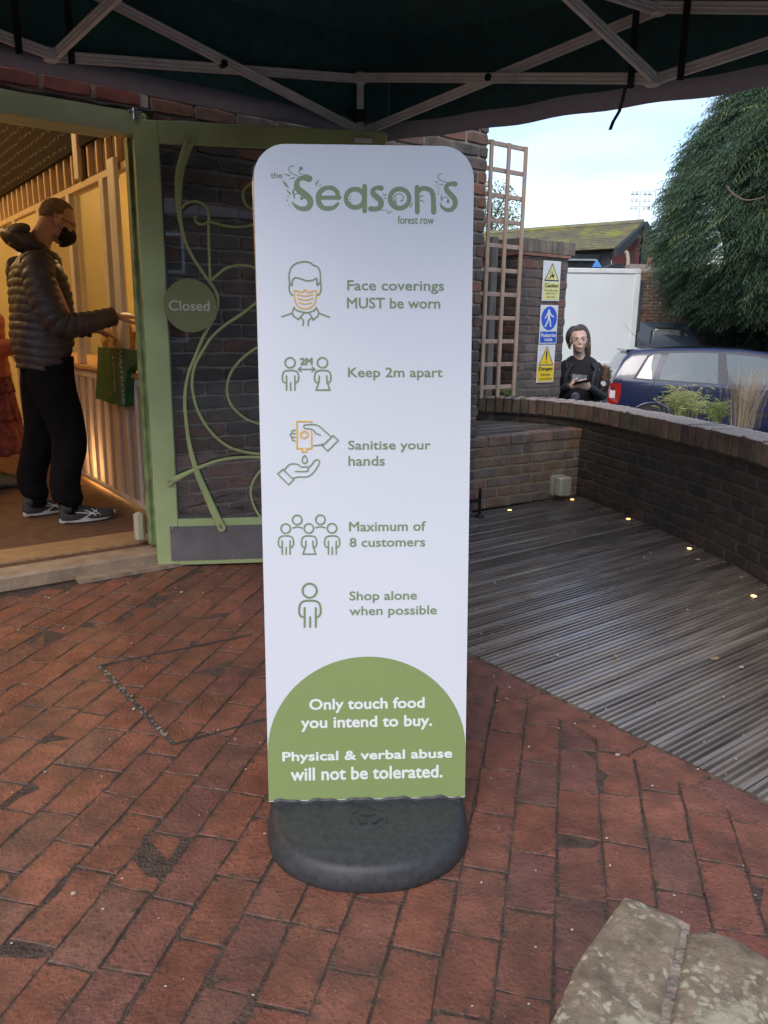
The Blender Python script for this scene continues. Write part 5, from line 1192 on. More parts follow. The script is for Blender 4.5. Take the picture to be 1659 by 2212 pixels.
mb=MB(); mb.tube([(.62,0,1.44),(.28,0,1.78)],[.006,.002],6); mb.build('aerial',m_trim,CAR,local=True)
for sg in (-1,1):
    mb=MB(); mb.bevbox((2.78,sg*.93,.99),(.1,.16,.11),None,.03); mb.build('door_mirror',m_paint,CAR,local=True)
# ------------------------------------------------------------------ box truck
TK=thing('box_truck','white box truck with dark blue-grey cab parked behind the blue car','truck',(3.6,16,-.42))
m_box=M('off_white_truck_panel',(.66,.69,.68),.35,.04,1.2,spec=.5)
xr=5.05; xl=1.6; zb_=.55; zt_=2.47
mb=MB(); mb.bevbox(((xl+xr)/2,16.95,(zb_+zt_)/2),(xr-xl-.04,1.9,zt_-zb_-.04),None,.02); mb.build('box_body',m_box,TK)
for nm,c,s in (('top_rail',((xl+xr)/2,16.0,zt_-.05),(xr-xl,.05,.10)),('corner_post',(xr-.06,16.0,(zb_+zt_)/2-.05),(.12,.05,zt_-zb_-.1)),('corner_post',(xl+.06,16.0,(zb_+zt_)/2-.05),(.12,.05,zt_-zb_-.1)),('bottom_rail',((xl+xr)/2,16.0,zb_+.05),(xr-xl-.25,.05,.1))):
    mb=MB(); mb.bevbox(c,s,None,.015); mb.build(nm,M('worn_white_aluminium',(.62,.63,.62),.4,.15,3) if nm=='top_rail' else bpy.data.materials['worn_white_aluminium'],TK)
m_cab=M('blue_grey_cab_paint',(.045,.06,.08),.3,.1,3,coat=.6)
m_tgl=M('cab_glass_painted_reflection',(.62,.68,.70),.08,.5,7,spec=1,col2=(.16,.16,.14)); m_tgl.node_tree.nodes['Principled BSDF'].inputs['Metallic'].default_value=.2  # pale and dark blotches: reflected sky and trees put into the base colour
def cabpt(x,z,y=0): return (x,16.0+y,z)
prof=[(5.14,-.1),(5.14,1.40),(5.22,1.455),(5.95,1.45),(6.15,1.40),(6.38,1.12),(6.62,.86),(6.75,.62),(7.0,.55),(7.05,-.1)]
mb=MB(); mb.rings([[cabpt(x,z,.22 if z>.8 else .1) for x,z in prof],[cabpt(x,z,1.75) for x,z in prof]]); mb.build('cab',m_cab,TK)
mb=MB(); mb.rings([[cabpt(x,z,.20) for x,z in [(5.42,.86),(5.46,1.29),(5.52,1.33),(6.02,1.31),(6.06,.86)]],[cabpt(x,z,.185) for x,z in [(5.44,.88),(5.48,1.28),(5.54,1.31),(6.0,1.29),(6.04,.88)]]]); 
mb.build('side_window',m_tgl,TK)
mb=MB(); mb.rings([[cabpt(x,z,.20) for x,z in [(6.10,.86),(6.10,1.27),(6.2,1.20),(6.50,.88)]],[cabpt(x,z,.185) for x,z in [(6.12,.88),(6.12,1.23),(6.2,1.17),(6.46,.89)]]]); mb.build('quarter_window',m_tgl,TK)
mb=MB(); mb.tube([cabpt(x,z,.19) for x,z in [(5.40,.84),(5.43,1.27),(5.50,1.34),(6.05,1.32),(6.08,.84)]],.016,6); mb.build('window_rubber',m_trim,TK)
mb=MB(); mb.rings([[cabpt(x,z,.25) for x,z in [(6.17,1.39),(6.22,1.41),(6.67,.89),(6.62,.86)]],[cabpt(x,z,1.7) for x,z in [(6.17,1.39),(6.22,1.41),(6.67,.89),(6.62,.86)]]]); mb.build('windscreen',m_trim,TK)
mb=MB(); mb.bevbox((5.10,16.3,1.75),(.14,.3,1.0),None,.02); mb.build('bulkhead_duct',M('slate_cab_deflector',(.06,.075,.09),.5,.2,5),TK)
for x in (2.4,6.5):
    mb=MB(); mb.tube([(x,16.05,.0),(x,16.3,.0)],.38,24); wh=mb.build('wheel',m_tyre,TK); 
mb=MB(); mb.box((4.2,17,.35),(5.6,.9,.2)); mb.build('chassis',m_trim,TK)
# ------------------------------------------------------------------ second white van seen through trellis
V2=thing('white_van','white van roof and side with teal stripe glimpsed through the trellis','van',(1.2,19,-.42))
mb=MB(); mb.bevbox((.95,20,1.05),(2.3,1.8,2.5),None,.12); mb.build('body',m_box,V2)
mb=MB(); mb.box((.95,19.09,2.05),(2.2,.02,.16)); mb.build('teal_stripe',M('teal_stripe',(.02,.22,.22),.5),V2)
for x in (.2,1.7):
    mb=MB(); mb.tube([(x,19.08,-.08),(x,19.3,-.08)],.34,20); mb.build('wheel',m_tyre,V2)
# ------------------------------------------------------------------ mossy-roofed building
BB=thing('boarded_building','single-storey building with mossy tiled roof, black boarding and red gable','building',(6,26,-.42))
m_moss,t_,b_=newmat('mossy_roof_tile'); N=t_.nodes.new; Kk=t_.links.new
ge=N('ShaderNodeNewGeometry'); n_=N('ShaderNodeTexNoise'); n_.inputs['Scale'].default_value=1.6; n_.inputs['Detail'].default_value=9; n_.inputs['Roughness'].default_value=.7; Kk(ge.outputs['Position'],n_.inputs['Vector'])
rp=N('ShaderNodeValToRGB'); e=rp.color_ramp.elements; e[0].position=.38; e[0].color=(.14,.135,.10,1); e[1].position=.62; e[1].color=(.27,.27,.06,1); q=e.new(.5); q.color=(.19,.18,.11,1); Kk(n_.outputs[0],rp.inputs[0]); Kk(rp.outputs[0],b_.inputs['Base Color']); b_.inputs['Roughness'].default_value=.95
m_bb=M('black_weatherboard',(.025,.03,.035),.7,.2,5)
m_rg=M('red_boarded_gable',(.27,.045,.035),.7,.25,6,stretch=(4,4,.4))
rl=np.array([3.0,26.55,4.24]);rr=np.array([7.902,25.2,4.51]);el_=np.array([2.8,24.7,3.43]);er=np.array([6.546,23.3,3.564]);
eb=np.array([9.244,27.5,3.88]); ebl=np.array([3.2,28.9,2.9])
# tile courses as overlapping strips
for k in range(14):
    f0,f1=k/14,(k+1.25)/14; f1=min(f1,1); mb=MB()
    a0=rl+(el_-rl)*f0;b0=rr+(er-rr)*f0;a1=rl+(el_-rl)*f1;b1=rr+(er-rr)*f1
    lift=np.array([0,-.01,.035]); mb.rings([[a0,b0],[a1+lift,b1+lift],[a1+lift*.2,b1+lift*.2],[a0-lift*.6,b0-lift*.6],[a0,b0]],False,False,closed=False); mb.build('tile_course',m_moss,BB,fix=False)
mb=MB(); mb.add([rl,rr,eb,ebl],[(0,1,2,3)]); mb.build('rear_roof_slope',m_moss,BB,fix=False)
mb=MB(); mb.tube([rl+Z*.03,rr+Z*.03],.09,8); mb.build('ridge',m_moss,BB)
mb=MB(); mb.add([rr-Z*.08,er+np.array([.02,.35,-.02]),er+np.array([.02,.35,-4]),eb+Z*-4,eb],[(0,1,2,3,4)]); mb.build('gable',m_rg,BB,fix=False)
mb=MB()
for p,q in ((rr,er),(rr,eb)):
    d=q-p; d/=np.linalg.norm(d); mb.prism([p+Z*.05,q+d*.1+Z*.05,q+d*.1-Z*.18,p-Z*.22],np.array([.10,-.05,0]))
mb.build('barge_board',m_bb,BB)
mb=MB(); mb.prism([el_+np.array([.1,.3,-.05]),er+np.array([0,.3,-.03]),er+np.array([0,.3,-4.1]),el_+np.array([.1,.3,-3.6])],(0,.15,0)); mb.build('wall',m_bb,BB)
def bb(px,py,Y): return gy(px,py,Y)
mb=MB(); c=bb(1252,566,23.6); mb.box(c,(1.15,.06,.42)); mb.build('window',M('dark_window',(.03,.035,.035),.2),BB)
mb=MB(); c=bb(1252,561,23.5); mb.box(c,(1.0,.03,.05)); mb.build('window_frame_glint',M('frame_glint_grey',(.3,.33,.35),.4),BB)  # pale grey strip painted in as the glint along the window frame
q=[bb(1279,577,23.4),bb(1300,577,23.4),bb(1290,560,23.4)]; mb=MB(); mb.prism(q,(0,.05,0)); tag(mb.build('triangular_sign',M('pale_blue_sign',(.1,.3,.75),.4)),'small pale blue triangular sign on the black boarding','sign')
mb=MB(); P0_=bb(1351,600,23.0); mb.tube([bb(1356,600,23),bb(1357,560,23),bb(1355,547,23),bb(1351,543,23)],.05,8); mb.build('vent_pipe',m_cream,BB)
mb=MB(); mb.box(bb(1389,560,24.9)+Z*-.6,(.18,.2,3.2)); mb.build('corner_board',m_bb,BB)
mb=MB(); mb.box(bb(1397,565,25.0)+Z*-.8,(.30,.3,3.0)); mb.build('brick_strip',M('orange_brick_strip',(.3,.12,.08),.8,.2,10),BB)
mb=MB(); a=bb(1333,567,20); l_=bb(1295,582,20); r_=bb(1376,580,20); mb.prism([a,l_-Z*.05,l_-Z*1.8,r_-Z*1.8,r_-Z*.05],(0,1.5,0)); tag(mb.build('porch_gable',m_bb),'small black mossy gabled porch roof above the truck','porch')
# brick building and timber racks behind the truck cab
B2=thing('brick_outbuilding','dark brick outbuilding half hidden under the conifer behind the cab','building',(6.6,19.5,-.42))
mb=MB(); mb.box((7.6,19.8,1.2),(3.4,.4,3.3)); mb.build('mortar',m_mortar,B2)
cells=wall_cells((5.9,19.58,0),(1,0,0),(0,-1,0),2.6,.75,2.7,.0775,.225)
lay(B2,cells,{0:bset(.215,.065,.05,4,300)},m_cope,300)
RK=thing('timber_rack','brown timber racks stacked against the outbuilding','rack',(6.8,18.9,-.42))
m_rack=M('brown_rack_timber',(.20,.10,.05),.8,.3,6)
for z in (1.45,1.2,.9,.6):
    mb=MB(); mb.box((7.0,18.9,z),(2.0,.1,.06)); mb.build('rail',m_rack,RK)
for x in (6.1,6.5,6.9,7.3,7.7):
    mb=MB(); mb.box((x,18.95,.6),(.07,.08,1.9)); mb.build('upright',m_rack,RK)
# floodlight mast
FM=thing('floodlight_mast','slim pale mast with two racks of floodlights far beyond the roof','floodlight',(10.7,35,-.42))
m_pm=M('pale_mast',(.72,.75,.76),.5)
mb=MB(); mb.tube([(10.75,35,-.42),(10.72,35,7.1)],[.08,.03],8); mb.build('pole',m_pm,FM)
mb=MB(); mb.box((10.72,35,6.9),(.9,.03,.03)); mb.box((10.72,35,6.45),(.9,.03,.03)); mb.build('cross_arm',m_pm,FM)
for x in (10.36,10.54,10.90,11.08):
    for z in (6.98,6.68,6.38):
        mb=MB(); mb.bevbox((x,34.9,z),(.12,.08,.16),None,.02); mb.build('lamp_head',m_pm,FM)
# ------------------------------------------------------------------ trees
def conifer(name,label,c,prof,n,seed,ln=(.35,.62),cols=None,view=None,droop=.55,group=None,wd=.028):
    r=random.Random(seed); c=np.array(c,float); t=thing(name,label,'tree',tuple(c),group=group); zs=[p[0] for p in prof]; rs=[p[1] for p in prof]
    V_=[];F_=[];MI=[]
    for i in range(n):
        z=r.uniform(zs[0],zs[-1]); R0=interp(zs,rs,z)
        if r.random()>min(1,R0/max(rs)+.15): continue
        a=r.uniform(0,2*PI)
        if view is not None and math.cos(a-view)<-.15 and r.random()<.75: continue
        lob=noise.noise(Vector((math.cos(a)*2.2,math.sin(a)*2.2,z*.75+seed)))*.42+noise.noise(Vector((math.cos(a)*6,math.sin(a)*6,z*2.2+seed)))*.24
        dep=r.random()**1.8*.30
        rr=R0*(1+lob*.38-dep)
        b=c+np.array([math.cos(a)*rr,math.sin(a)*rr,z]); out=np.array([math.cos(a+r.uniform(-.7,.7)),math.sin(a+r.uniform(-.7,.7)),r.uniform(-.2,.35)])
        Ln=r.uniform(*ln); k=6; p=b-out*Ln*.3; d=out/np.linalg.norm(out); side=np.cross(d,Z); side/=np.linalg.norm(side); side=side*math.cos(r.uniform(-.6,.6))+Z*math.sin(r.uniform(-.5,.5))
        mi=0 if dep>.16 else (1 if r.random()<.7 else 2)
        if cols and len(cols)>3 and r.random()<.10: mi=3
        spine=[p]
        for j in range(k):
            d=d+np.array([0,0,-droop*r.uniform(.2,.6)]); d/=np.linalg.norm(d); p=p+d*Ln/k; spine.append(p)
        for j in range(k):
            o=len(V_); w0=wd*.35*(1-j/k*.6)
            V_+= [spine[j]-side*w0,spine[j]+side*w0,spine[j+1]+side*w0*.7,spine[j+1]-side*w0*.7]; F_.append((o,o+1,o+2,o+3)); MI.append(mi)
            if j>0:
                for sg in (-1,1):
                    o=len(V_); q=spine[j]; lf=Ln*.34*(1-j/k*.75)*r.uniform(.7,1.2); dd=(spine[j+1]-spine[j]); dd/=np.linalg.norm(dd); e=q+side*sg*lf*.8+dd*lf*.7-Z*lf*.25; m_=(q+e)/2
                    V_+= [q-dd*wd*.2,m_-dd*wd*.55,e,m_+dd*wd*.55+Z*.01]; F_.append((o,o+1,o+2,o+3)); MI.append(mi)
    mb=MB(); mb.v=[tuple(q) for q in V_]; mb.f=F_; mb.m=MI
    o=mb.build('crown',cols,t,fix=False)
    # inner mass of old growth
    mb=MB(); R=[]
    for i in range(18):
        z=zs[0]+.15+(zs[-1]-zs[0]-.5)*i/17; R0=interp(zs,rs,z)*.66; ring=[]
        for k in range(28):
            a=2*PI*k/28; q=R0*(1+.25*noise.noise(Vector((math.cos(a)*2.5,math.sin(a)*2.5,z+seed)))); ring.append(c+np.array([math.cos(a)*q,math.sin(a)*q,z]))
        R.append(ring)
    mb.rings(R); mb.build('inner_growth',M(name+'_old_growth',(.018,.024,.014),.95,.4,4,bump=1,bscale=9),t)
    mb=MB(); mb.tube([c,c+Z*zs[0],c+Z*(zs[-1]-.3)],[.22,.18,.03],10); mb.build('trunk',M('dark_bark',(.06,.045,.035),.9,.3,6),t)
    return t
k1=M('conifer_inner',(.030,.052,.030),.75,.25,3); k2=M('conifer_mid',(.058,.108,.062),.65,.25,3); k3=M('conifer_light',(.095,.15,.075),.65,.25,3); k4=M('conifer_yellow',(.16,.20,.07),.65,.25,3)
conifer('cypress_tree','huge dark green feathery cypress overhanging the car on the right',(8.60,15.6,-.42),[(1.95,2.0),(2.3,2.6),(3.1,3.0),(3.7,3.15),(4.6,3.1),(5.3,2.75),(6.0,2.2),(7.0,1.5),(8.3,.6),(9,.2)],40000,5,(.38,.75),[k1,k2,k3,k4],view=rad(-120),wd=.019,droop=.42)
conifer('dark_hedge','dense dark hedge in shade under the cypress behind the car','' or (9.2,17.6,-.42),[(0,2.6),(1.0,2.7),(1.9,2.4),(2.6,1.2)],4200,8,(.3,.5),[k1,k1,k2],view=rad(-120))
# make the hedge category right
bpy.data.objects['dark_hedge']['category']='hedge'
pts=[(2862,734),(2885,762),(2926,786),(2971,786),(3010,775)]
P=[gy(x/1.8228,y/1.8228,12.1) for x,y in pts]; mb=MB(); P=cat_rom(P,4); mb.tube(P,[.018-.0008*i for i in range(len(P))],6); mb.build('bare_twig',M('pale_twig',(.16,.11,.08),.8),bpy.data.objects['cypress_tree'])
# pale far tree behind the trellis
pt=thing('far_tree','pale distant leafy tree seen through the upper trellis squares','tree',(3.2,45,-.42))
r=random.Random(9); mb=MB(); fc=gy(1062,470,45)
for i in range(3800):
    a=r.gauss(0,1);b=r.gauss(0,1);d=r.gauss(0,1); q=np.array([a,b,d]); q/=np.linalg.norm(q); q*=r.random()**.4; P=fc+q*np.array([1.7,1.6,2.0])+np.array([0,0,.25*noise.noise(Vector(tuple(q*3)))])
    if noise.noise(Vector(tuple(q*2.6+np.array([4,0,0]))))<-.18: continue
    u1=np.array([r.uniform(-1,1),r.uniform(-1,1),r.uniform(-1,1)])*.09; u2=np.array([r.uniform(-1,1),r.uniform(-1,1),r.uniform(-1,1)])*.09; mb.add([P,P+u1,P+u1+u2,P+u2],[(0,1,2,3)])
mb.build('crown',M('pale_leaf',(.22,.27,.16),.8,.3,3),pt,fix=False)
mb=MB(); mb.tube([fc*np.array([1,1,0])+Z*-.42,fc],[.25,.08],8)
for k in range(7):
    a=k*.9; mb.tube([fc-Z*(1.4-.2*k),fc+np.array([math.cos(a)*1.2,math.sin(a)*1.2,.4+.15*k])],[.07,.02],6)
mb.build('trunk',bpy.data.materials['dark_bark'],pt)
# ------------------------------------------------------------------ people
def remesh(mb,name,mat,parent,voxel=.006,smooth=4,fac=.6):
    me=mb.mesh('tmp'); fixn(me); o=bpy.data.objects.new('tmp',me); COL.objects.link(o)
    md=o.modifiers.new('r','REMESH'); md.mode='VOXEL'; md.voxel_size=voxel; md.use_smooth_shade=True
    s=o.modifiers.new('s','SMOOTH'); s.iterations=smooth; s.factor=fac
    dg=bpy.context.evaluated_depsgraph_get(); dg.update(); m2=bpy.data.meshes.new_from_object(o.evaluated_get(dg)); bpy.data.objects.remove(o); bpy.data.meshes.remove(me)
    m2.name=name; m2.materials.clear(); m2.polygons.foreach_set('use_smooth',[True]*len(m2.polygons)); return link(name,m2,mat,parent,None,True)
def nrm_(v): v=np.array(v,float); return v/np.linalg.norm(v)
def head(mb,c,fwd,up,s=1.,female=False):
    c=np.array(c,float); f=nrm_(fwd); u=nrm_(np.array(up)-f*(np.array(up)@f)); l=np.cross(u,f)*(1.03 if female else 1.0)
    X=lambda a,b,d:c+f*a*s+l*b*s+u*d*s; ax=(f,l,u)
    e=lambda a,b,d,r1,r2,r3,n=16,m=10:mb.ell(X(a,b,d),(r1*s,r2*s,r3*s),n,m,ax)
    e(-.012,0,.035,.096,.077,.088,20,14); e(.030,0,-.02,.066,.064 if not female else .061,.085,18,12)
    e(.044,0,-.078,.042,.042 if not female else .036,.034); e(.06,0,-.092,.026,.022,.018)
    e(.077,0,.030,.022 if not female else .019,.052,.014); 
    for sg in (-1,1):
        e(.062,sg*.038,-.022,.026,.024,.024); e(-.003,sg*(.080 if not female else .074),-.006,.020 if not female else .014,.010 if not female else .007,.033 if not female else .024); e(.015,sg*(.052 if not female else .040),-.062,.035,.014,.03)
        if not female: e(.084,sg*.031,.010,.010,.018,.010); e(.100,sg*.011,-.030,.011,.008,.008)
        else: e(.072,sg*.034,.004,.018,.024,.024)
    mb.tube([X(.088,0,.022),X(.100,0,.0),X(.112 if not female else .107,0,-.024)],[.008*s,(.009 if not female else .0075)*s,(.0115 if not female else .0088)*s],10,rnd=True)
    e(.090,0,-.057,.012,.023,.006,14,8); e(.088,0,-.066,.012,.020,.0065,14,8)
    return X,(f,l,u)
def hand(mb,w_,d,pn,side,curl=.5,s=1.,spread=.10,curls=None):
    """w_ wrist, d fingers' direction, pn back-of-hand normal, side +1 thumb towards cross(pn,d)"""
    w_=np.array(w_,float); d=nrm_(d); pn=nrm_(np.array(pn)-d*(np.array(pn)@d)); t=np.cross(pn,d)*side
    P=lambda a,b,c:w_+d*a*s+t*b*s+pn*c*s
    R=[]
    for a,hw_,th in ((-.02,.027,.021),(.0,.029,.018),(.03,.037,.016),(.06,.042,.015),(.085,.041,.012),(.095,.036,.008)):
        R.append([P(a,hw_*math.cos(q)*.98,th*math.sin(q)) for q in np.linspace(0,2*PI,15)[:-1]])
    mb.rings(R)
    for k,(b,L_) in enumerate(zip((.031,.0105,-.010,-.030),(.072,.080,.074,.058))):
        cu=(curls[k] if curls else curl)+k*.06; p=P(.078,b,0); dd=nrm_(d+t*(b*spread*8)); pts=[p-dd*.012*s]; ang=cu*.35; q=p; rr=[.0085*s]
        for j,f_ in enumerate((.45,.30,.25)):
            q=q+(dd*math.cos(ang)-pn*math.sin(ang))*L_*f_*s; pts.append(q); rr.append((.0088,.0078,.0066)[j]*s); ang+=cu
        mb.tube(pts,rr,9,rnd=True)
    p=P(.018,.030,-.004); dd=nrm_(d*.75+t*.65-pn*.25); q=p+dd*.036*s; q2=q+nrm_(d*.95+t*.2-pn*.35)*.030*s; q3=q2+nrm_(d-pn*.4)*.022*s
    mb.tube([p-dd*.01,p,q,q2,q3],[.014*s,.015*s,.0115*s,.0095*s,.008*s],9,rnd=True)
m_skin=M('skin',(.52,.30,.21),.5,.08,9,spec=.4); m_skin2=M('fair_skin',(.74,.50,.395),.48,.06,9,spec=.4)
for m in (m_skin,m_skin2):
    b=m.node_tree.nodes['Principled BSDF']; b.inputs['Subsurface Weight'].default_value=.08; b.inputs['Subsurface Radius'].default_value=(.012,.005,.003)
m_hairs=M('cropped_grey_brown_hair',(.20,.13,.085),.85,.35,60,bump=.5,bscale=300)
m_hairl=M('dark_brown_hair',(.085,.050,.034),.42,.3,40,stretch=(14,14,.8),bump=.5,bscale=60)
m_jack=M('charcoal_padded_nylon',(.055,.042,.044),.48,.25,10,bump=.5,bscale=30,spec=.5)
m_trou=M('black_jersey',(.0075,.007,.0075),.95,.2,9,bump=.5,bscale=22,spec=.12)
m_mask=M('black_cloth_mask',(.008,.008,.009),.9)
# ---- man at the counter
MP=np.array([-1.93,4.66,.1]); MAN=thing('person','man in charcoal padded jacket, black joggers and black mask reaching over the counter','person',tuple(MP),PI/2-A0)
def mq(px,py,yo=0.):
    q=gpl(px,py,MP+V*yo,V); return float((q-MP)@U),float(q[2]-.1)
tilt=rad(27); hf=np.array([math.cos(tilt),-.10,-math.sin(tilt)]); hu=np.array([math.sin(tilt),0,math.cos(tilt)])
mb=MB(); hc=(.036,0,1.735); X,hax=head(mb,hc,hf,hu,1.0)
mb.tube([X(-.035,0,-.03),(-.07,0,1.62),(-.10,0,1.50)],[.058,.062,.075],14)
# torso, legs inside the clothes
mb.tube([(-.10,0,1.50),(-.10,0,1.35),(-.09,0,1.1),(-.09,0,.95)],[.08,.13,.13,.13],14)
hr=mq(252,683,-.24); hw1=np.array([hr[0],-.24,hr[1]])
el_r=np.array([-.02,-.285,1.17]); sh_r=np.array([-.12,-.215,1.45])
mb.tube([sh_r,el_r,hw1],[.05,.042,.027],10); hand(mb,hw1,(1,.18,.06),(.0,-.35,1),-1,.30,1.02,.12)
hl=mq(205,712,.16); hw2=np.array([hl[0],.16,hl[1]]); sh_l=np.array([-.10,.2,1.45]); el_l=np.array([.0,.27,1.16])
mb.tube([sh_l,el_l,hw2],[.05,.042,.027],10); hand(mb,hw2,(.95,-.1,-.30),(.1,-.2,1),1,.28,1.02,.12)
for sg,fx in ((-1,.0),(1,-.10)):
    mb.tube([(-.08,sg*.09,.95),(-.07+fx*.3,sg*.11,.5),(-.085+fx,sg*.13,.12)],[.08,.045,.03],10)
remesh(mb,'body',m_skin,MAN,.006,3)
# hair shell
def hairshell(X,ax,cut,grow=.006,name='hair',mat=None,parent=None,s=1.,c=(-.012,0,.035),r=(.096,.077,.088)):
    f,l,u=ax; mb=MB(); n,m=40,26; C_=X(*c); pts=[];idx={}
    V_=[];F_=[]
    for i in range(m+1):
        t_=PI*i/m-PI/2
        for k in range(n):
            p=np.array([r[0]*math.cos(t_)*math.cos(2*PI*k/n),r[1]*math.cos(t_)*math.sin(2*PI*k/n),r[2]*math.sin(t_)]); V_.append(p*(1+grow/.085))
    keep=lambda p:cut(p[0],p[1],p[2])
    W_=[C_+f*p[0]*s+l*p[1]*s+u*p[2]*s for p in V_]
    for i in range(m):
        for k in range(n):
            q=(i*n+k,i*n+(k+1)%n,(i+1)*n+(k+1)%n,(i+1)*n+k); cc_=sum(V_[j] for j in q)/4
            if keep(cc_): F_.append(q)
    mb.add(W_,F_); o=mb.build(name,mat,parent,smooth=True,local=True,fix=False)
    sd=o.modifiers.new('s','SOLIDIFY'); sd.thickness=.004; sd.offset=-1; return o
hairshell(X,hax,lambda x,y,z: (z>.062 and x<.055) if x>.02 else ((z>-.045+max(0,(x+.03))*1.3) and not (abs(y)>.05 and z<-.012 and x>-.03)) if x>-.06 else z>-.055,.0035,'hair',m_hairs,MAN)
f_,l_,u_=hax
hairshell(X,hax,lambda x,y,z:x>-.005 and z<.052 and z>-.070 and (x>.03 or abs(z)<.05),.005,'face_mask',m_mask,MAN,1.0,(.034,0,-.052),(.082,.066,.070))
mb=MB(); mb.ell(X(.098,0,-.045),(.030,.034,.040),14,10,hax); mb.build('mask_fold',m_mask,MAN,smooth=True,local=True)
for sx,sy in ((-.062,-.15),(-.185,.14)): mb=MB(); mb.tube([(sx,sy,.06),(sx,sy,.16)],.052,14); mb.build('sock',m_trou,MAN,smooth=True,local=True)
mb=MB(); mb.tube([X(.085,-.068,.012),X(.03,-.081,.012),X(-.005,-.083,.015),X(-.02,-.082,.0)],.0028,6); mb.tube([X(.035,-.079,-.05),X(.0,-.083,-.03)],.002,5); mb.build('spectacle_arm',m_black,MAN,local=True)
# jacket: torso rings traced from the silhouette, with quilted baffles
def puff(z,p=.047): return abs(math.sin(PI*z/p))**.45
TZ=[.93,.97,1.05,1.15,1.25,1.33,1.40,1.46,1.51,1.55,1.585]
TB=[-.262,-.272,-.285,-.282,-.272,-.268,-.262,-.252,-.225,-.185,-.14]
TF=[.035,.055,.075,.088,.092,.088,.075,.055,.03,.0,-.02]
TW=[.195,.205,.215,.222,.228,.232,.236,.228,.19,.13,.09]
R=[]
z=.915
while z<1.585:
    b=interp(TZ,TB,z);f=interp(TZ,TF,z);w_=interp(TZ,TW,z); pf=puff(z); ring=[]
    edge=.010*pf-.005; c_=(b+f)/2; a_=(f-b)/2-.02+edge
    for k in range(48):
        q=2*PI*k/48; co,si=math.cos(q),math.sin(q); sx=abs(co)**.85*(1 if co>=0 else -1); sy=abs(si)**.85*(1 if si>=0 else -1)
        wr=.006*noise.noise(Vector((co*5,si*5,z*24)))+.010*noise.noise(Vector((co*2.4,si*2.4,z*7)))
        rip=.0022*math.sin(q*23+z*60)*pf
        ring.append((c_+sx*(a_+wr+rip),sy*(w_+edge-.012+wr+rip),z+.010*math.sin(q*2+1)-.006))
    R.append(ring); z+=.0065
mb=MB(); mb.rings(R,True,True)
def sleeve(pts,rad0,per=.045):
    P=cat_rom(pts,14); acc=0; rr=[]; n=len(P)
    for i,p in enumerate(P):
        if i: acc+=np.linalg.norm(P[i]-P[i-1])
        base=interp([0,.5,1],rad0,i/(n-1)); rr.append(base+.013*abs(math.sin(PI*acc/per))**.55-.008)
    mb.tube(P,rr,22,rnd=False)
sleeve([(-.13,-.17,1.50),(-.145,-.235,1.42),(-.13,-.275,1.28),(-.07,-.285,1.175),(.03,-.275,1.165),(hw1[0]-.02,-.243,hw1[2]-.002)],[.088,.078,.050])
sleeve([(-.13,.17,1.50),(-.13,.235,1.42),(-.09,.275,1.28),(-.02,.27,1.17),(.08,.22,1.14),(hw2[0]-.02,.165,hw2[2]+.005)],[.088,.078,.048])
# hood lying on the shoulders
hr_=[]
for k in range(26):
    q=-2.5+5.0*k/25; hr_.append((-.135+.115*math.cos(q)*-1*1.0-.0+.02,.125*math.sin(q),1.60+.075*math.cos(q)*.9-.02))
mb.tube(hr_,[.025+.016*math.cos((k/25-.5)*PI)+.004*math.sin(k*2.1) for k in range(26)],16,rnd=True)
mb.ell((-.19,0,1.665),(.078,.125,.040),22,12,((.93,0,.36),(0,1,0),(-.36,0,.93)))
mb.ell((-.165,0,1.62),(.075,.13,.042),22,12,((.93,0,.36),(0,1,0),(-.36,0,.93)))
mb.rings([[(-.055+(.085+k_)*math.cos(q),(.082+k_)*math.sin(q),z_+.03*math.cos(q)*-1) for q in np.linspace(0,2*PI,25)[:-1]] for z_,k_ in ((1.52,.012),(1.555,.010),(1.575,.004),(1.56,-.008),(1.53,-.012))],False,False)
mb.build('jacket',m_jack,MAN,smooth=True,local=True)
mb=MB(); mb.ell((-.12,-.262,1.44),(.012,.004,.012),10,6); mb.build('snap_button',m_alu,MAN,local=True)
# joggers
mb=MB()
def trouser(sg,ax0,kn,an,rx,ry):
    pts=cat_rom([(-.085,sg*.085,.98),(-.09,sg*.095,.82),(kn[0],kn[1],.50),(an[0]-.015,an[1],.25),(an[0]+.005,an[1],.105)],12); R=[]
    n=len(pts)
    for i,p in enumerate(pts):
        t_=i/(n-1); a=interp([0,.25,.5,.8,.93,1],rx,t_); b=interp([0,.25,.5,.8,.93,1],ry,t_); ring=[]
        for k in range(32):
            q=2*PI*k/32; wr=.007*noise.noise(Vector((math.cos(q)*2+sg*5,math.sin(q)*2,p[2]*6)))+(.006*noise.noise(Vector((math.cos(q)*2,sg,p[2]*34))) if p[2]<.34 else 0)
            ring.append((p[0]+(a+wr)*math.cos(q),p[1]+(b+wr)*math.sin(q),p[2]))
        R.append(ring)
    mb.rings(R)
trouser(-1,0,(-.03,-.125),(-.062,-.15),[.128,.132,.100,.085,.088,.062],[.105,.11,.095,.085,.085,.060])
trouser(1,0,(-.13,.115),(-.185,.14),[.128,.132,.100,.082,.080,.060],[.105,.11,.095,.08,.08,.058])
o=mb.build('joggers',m_trou,MAN,smooth=True,local=True)
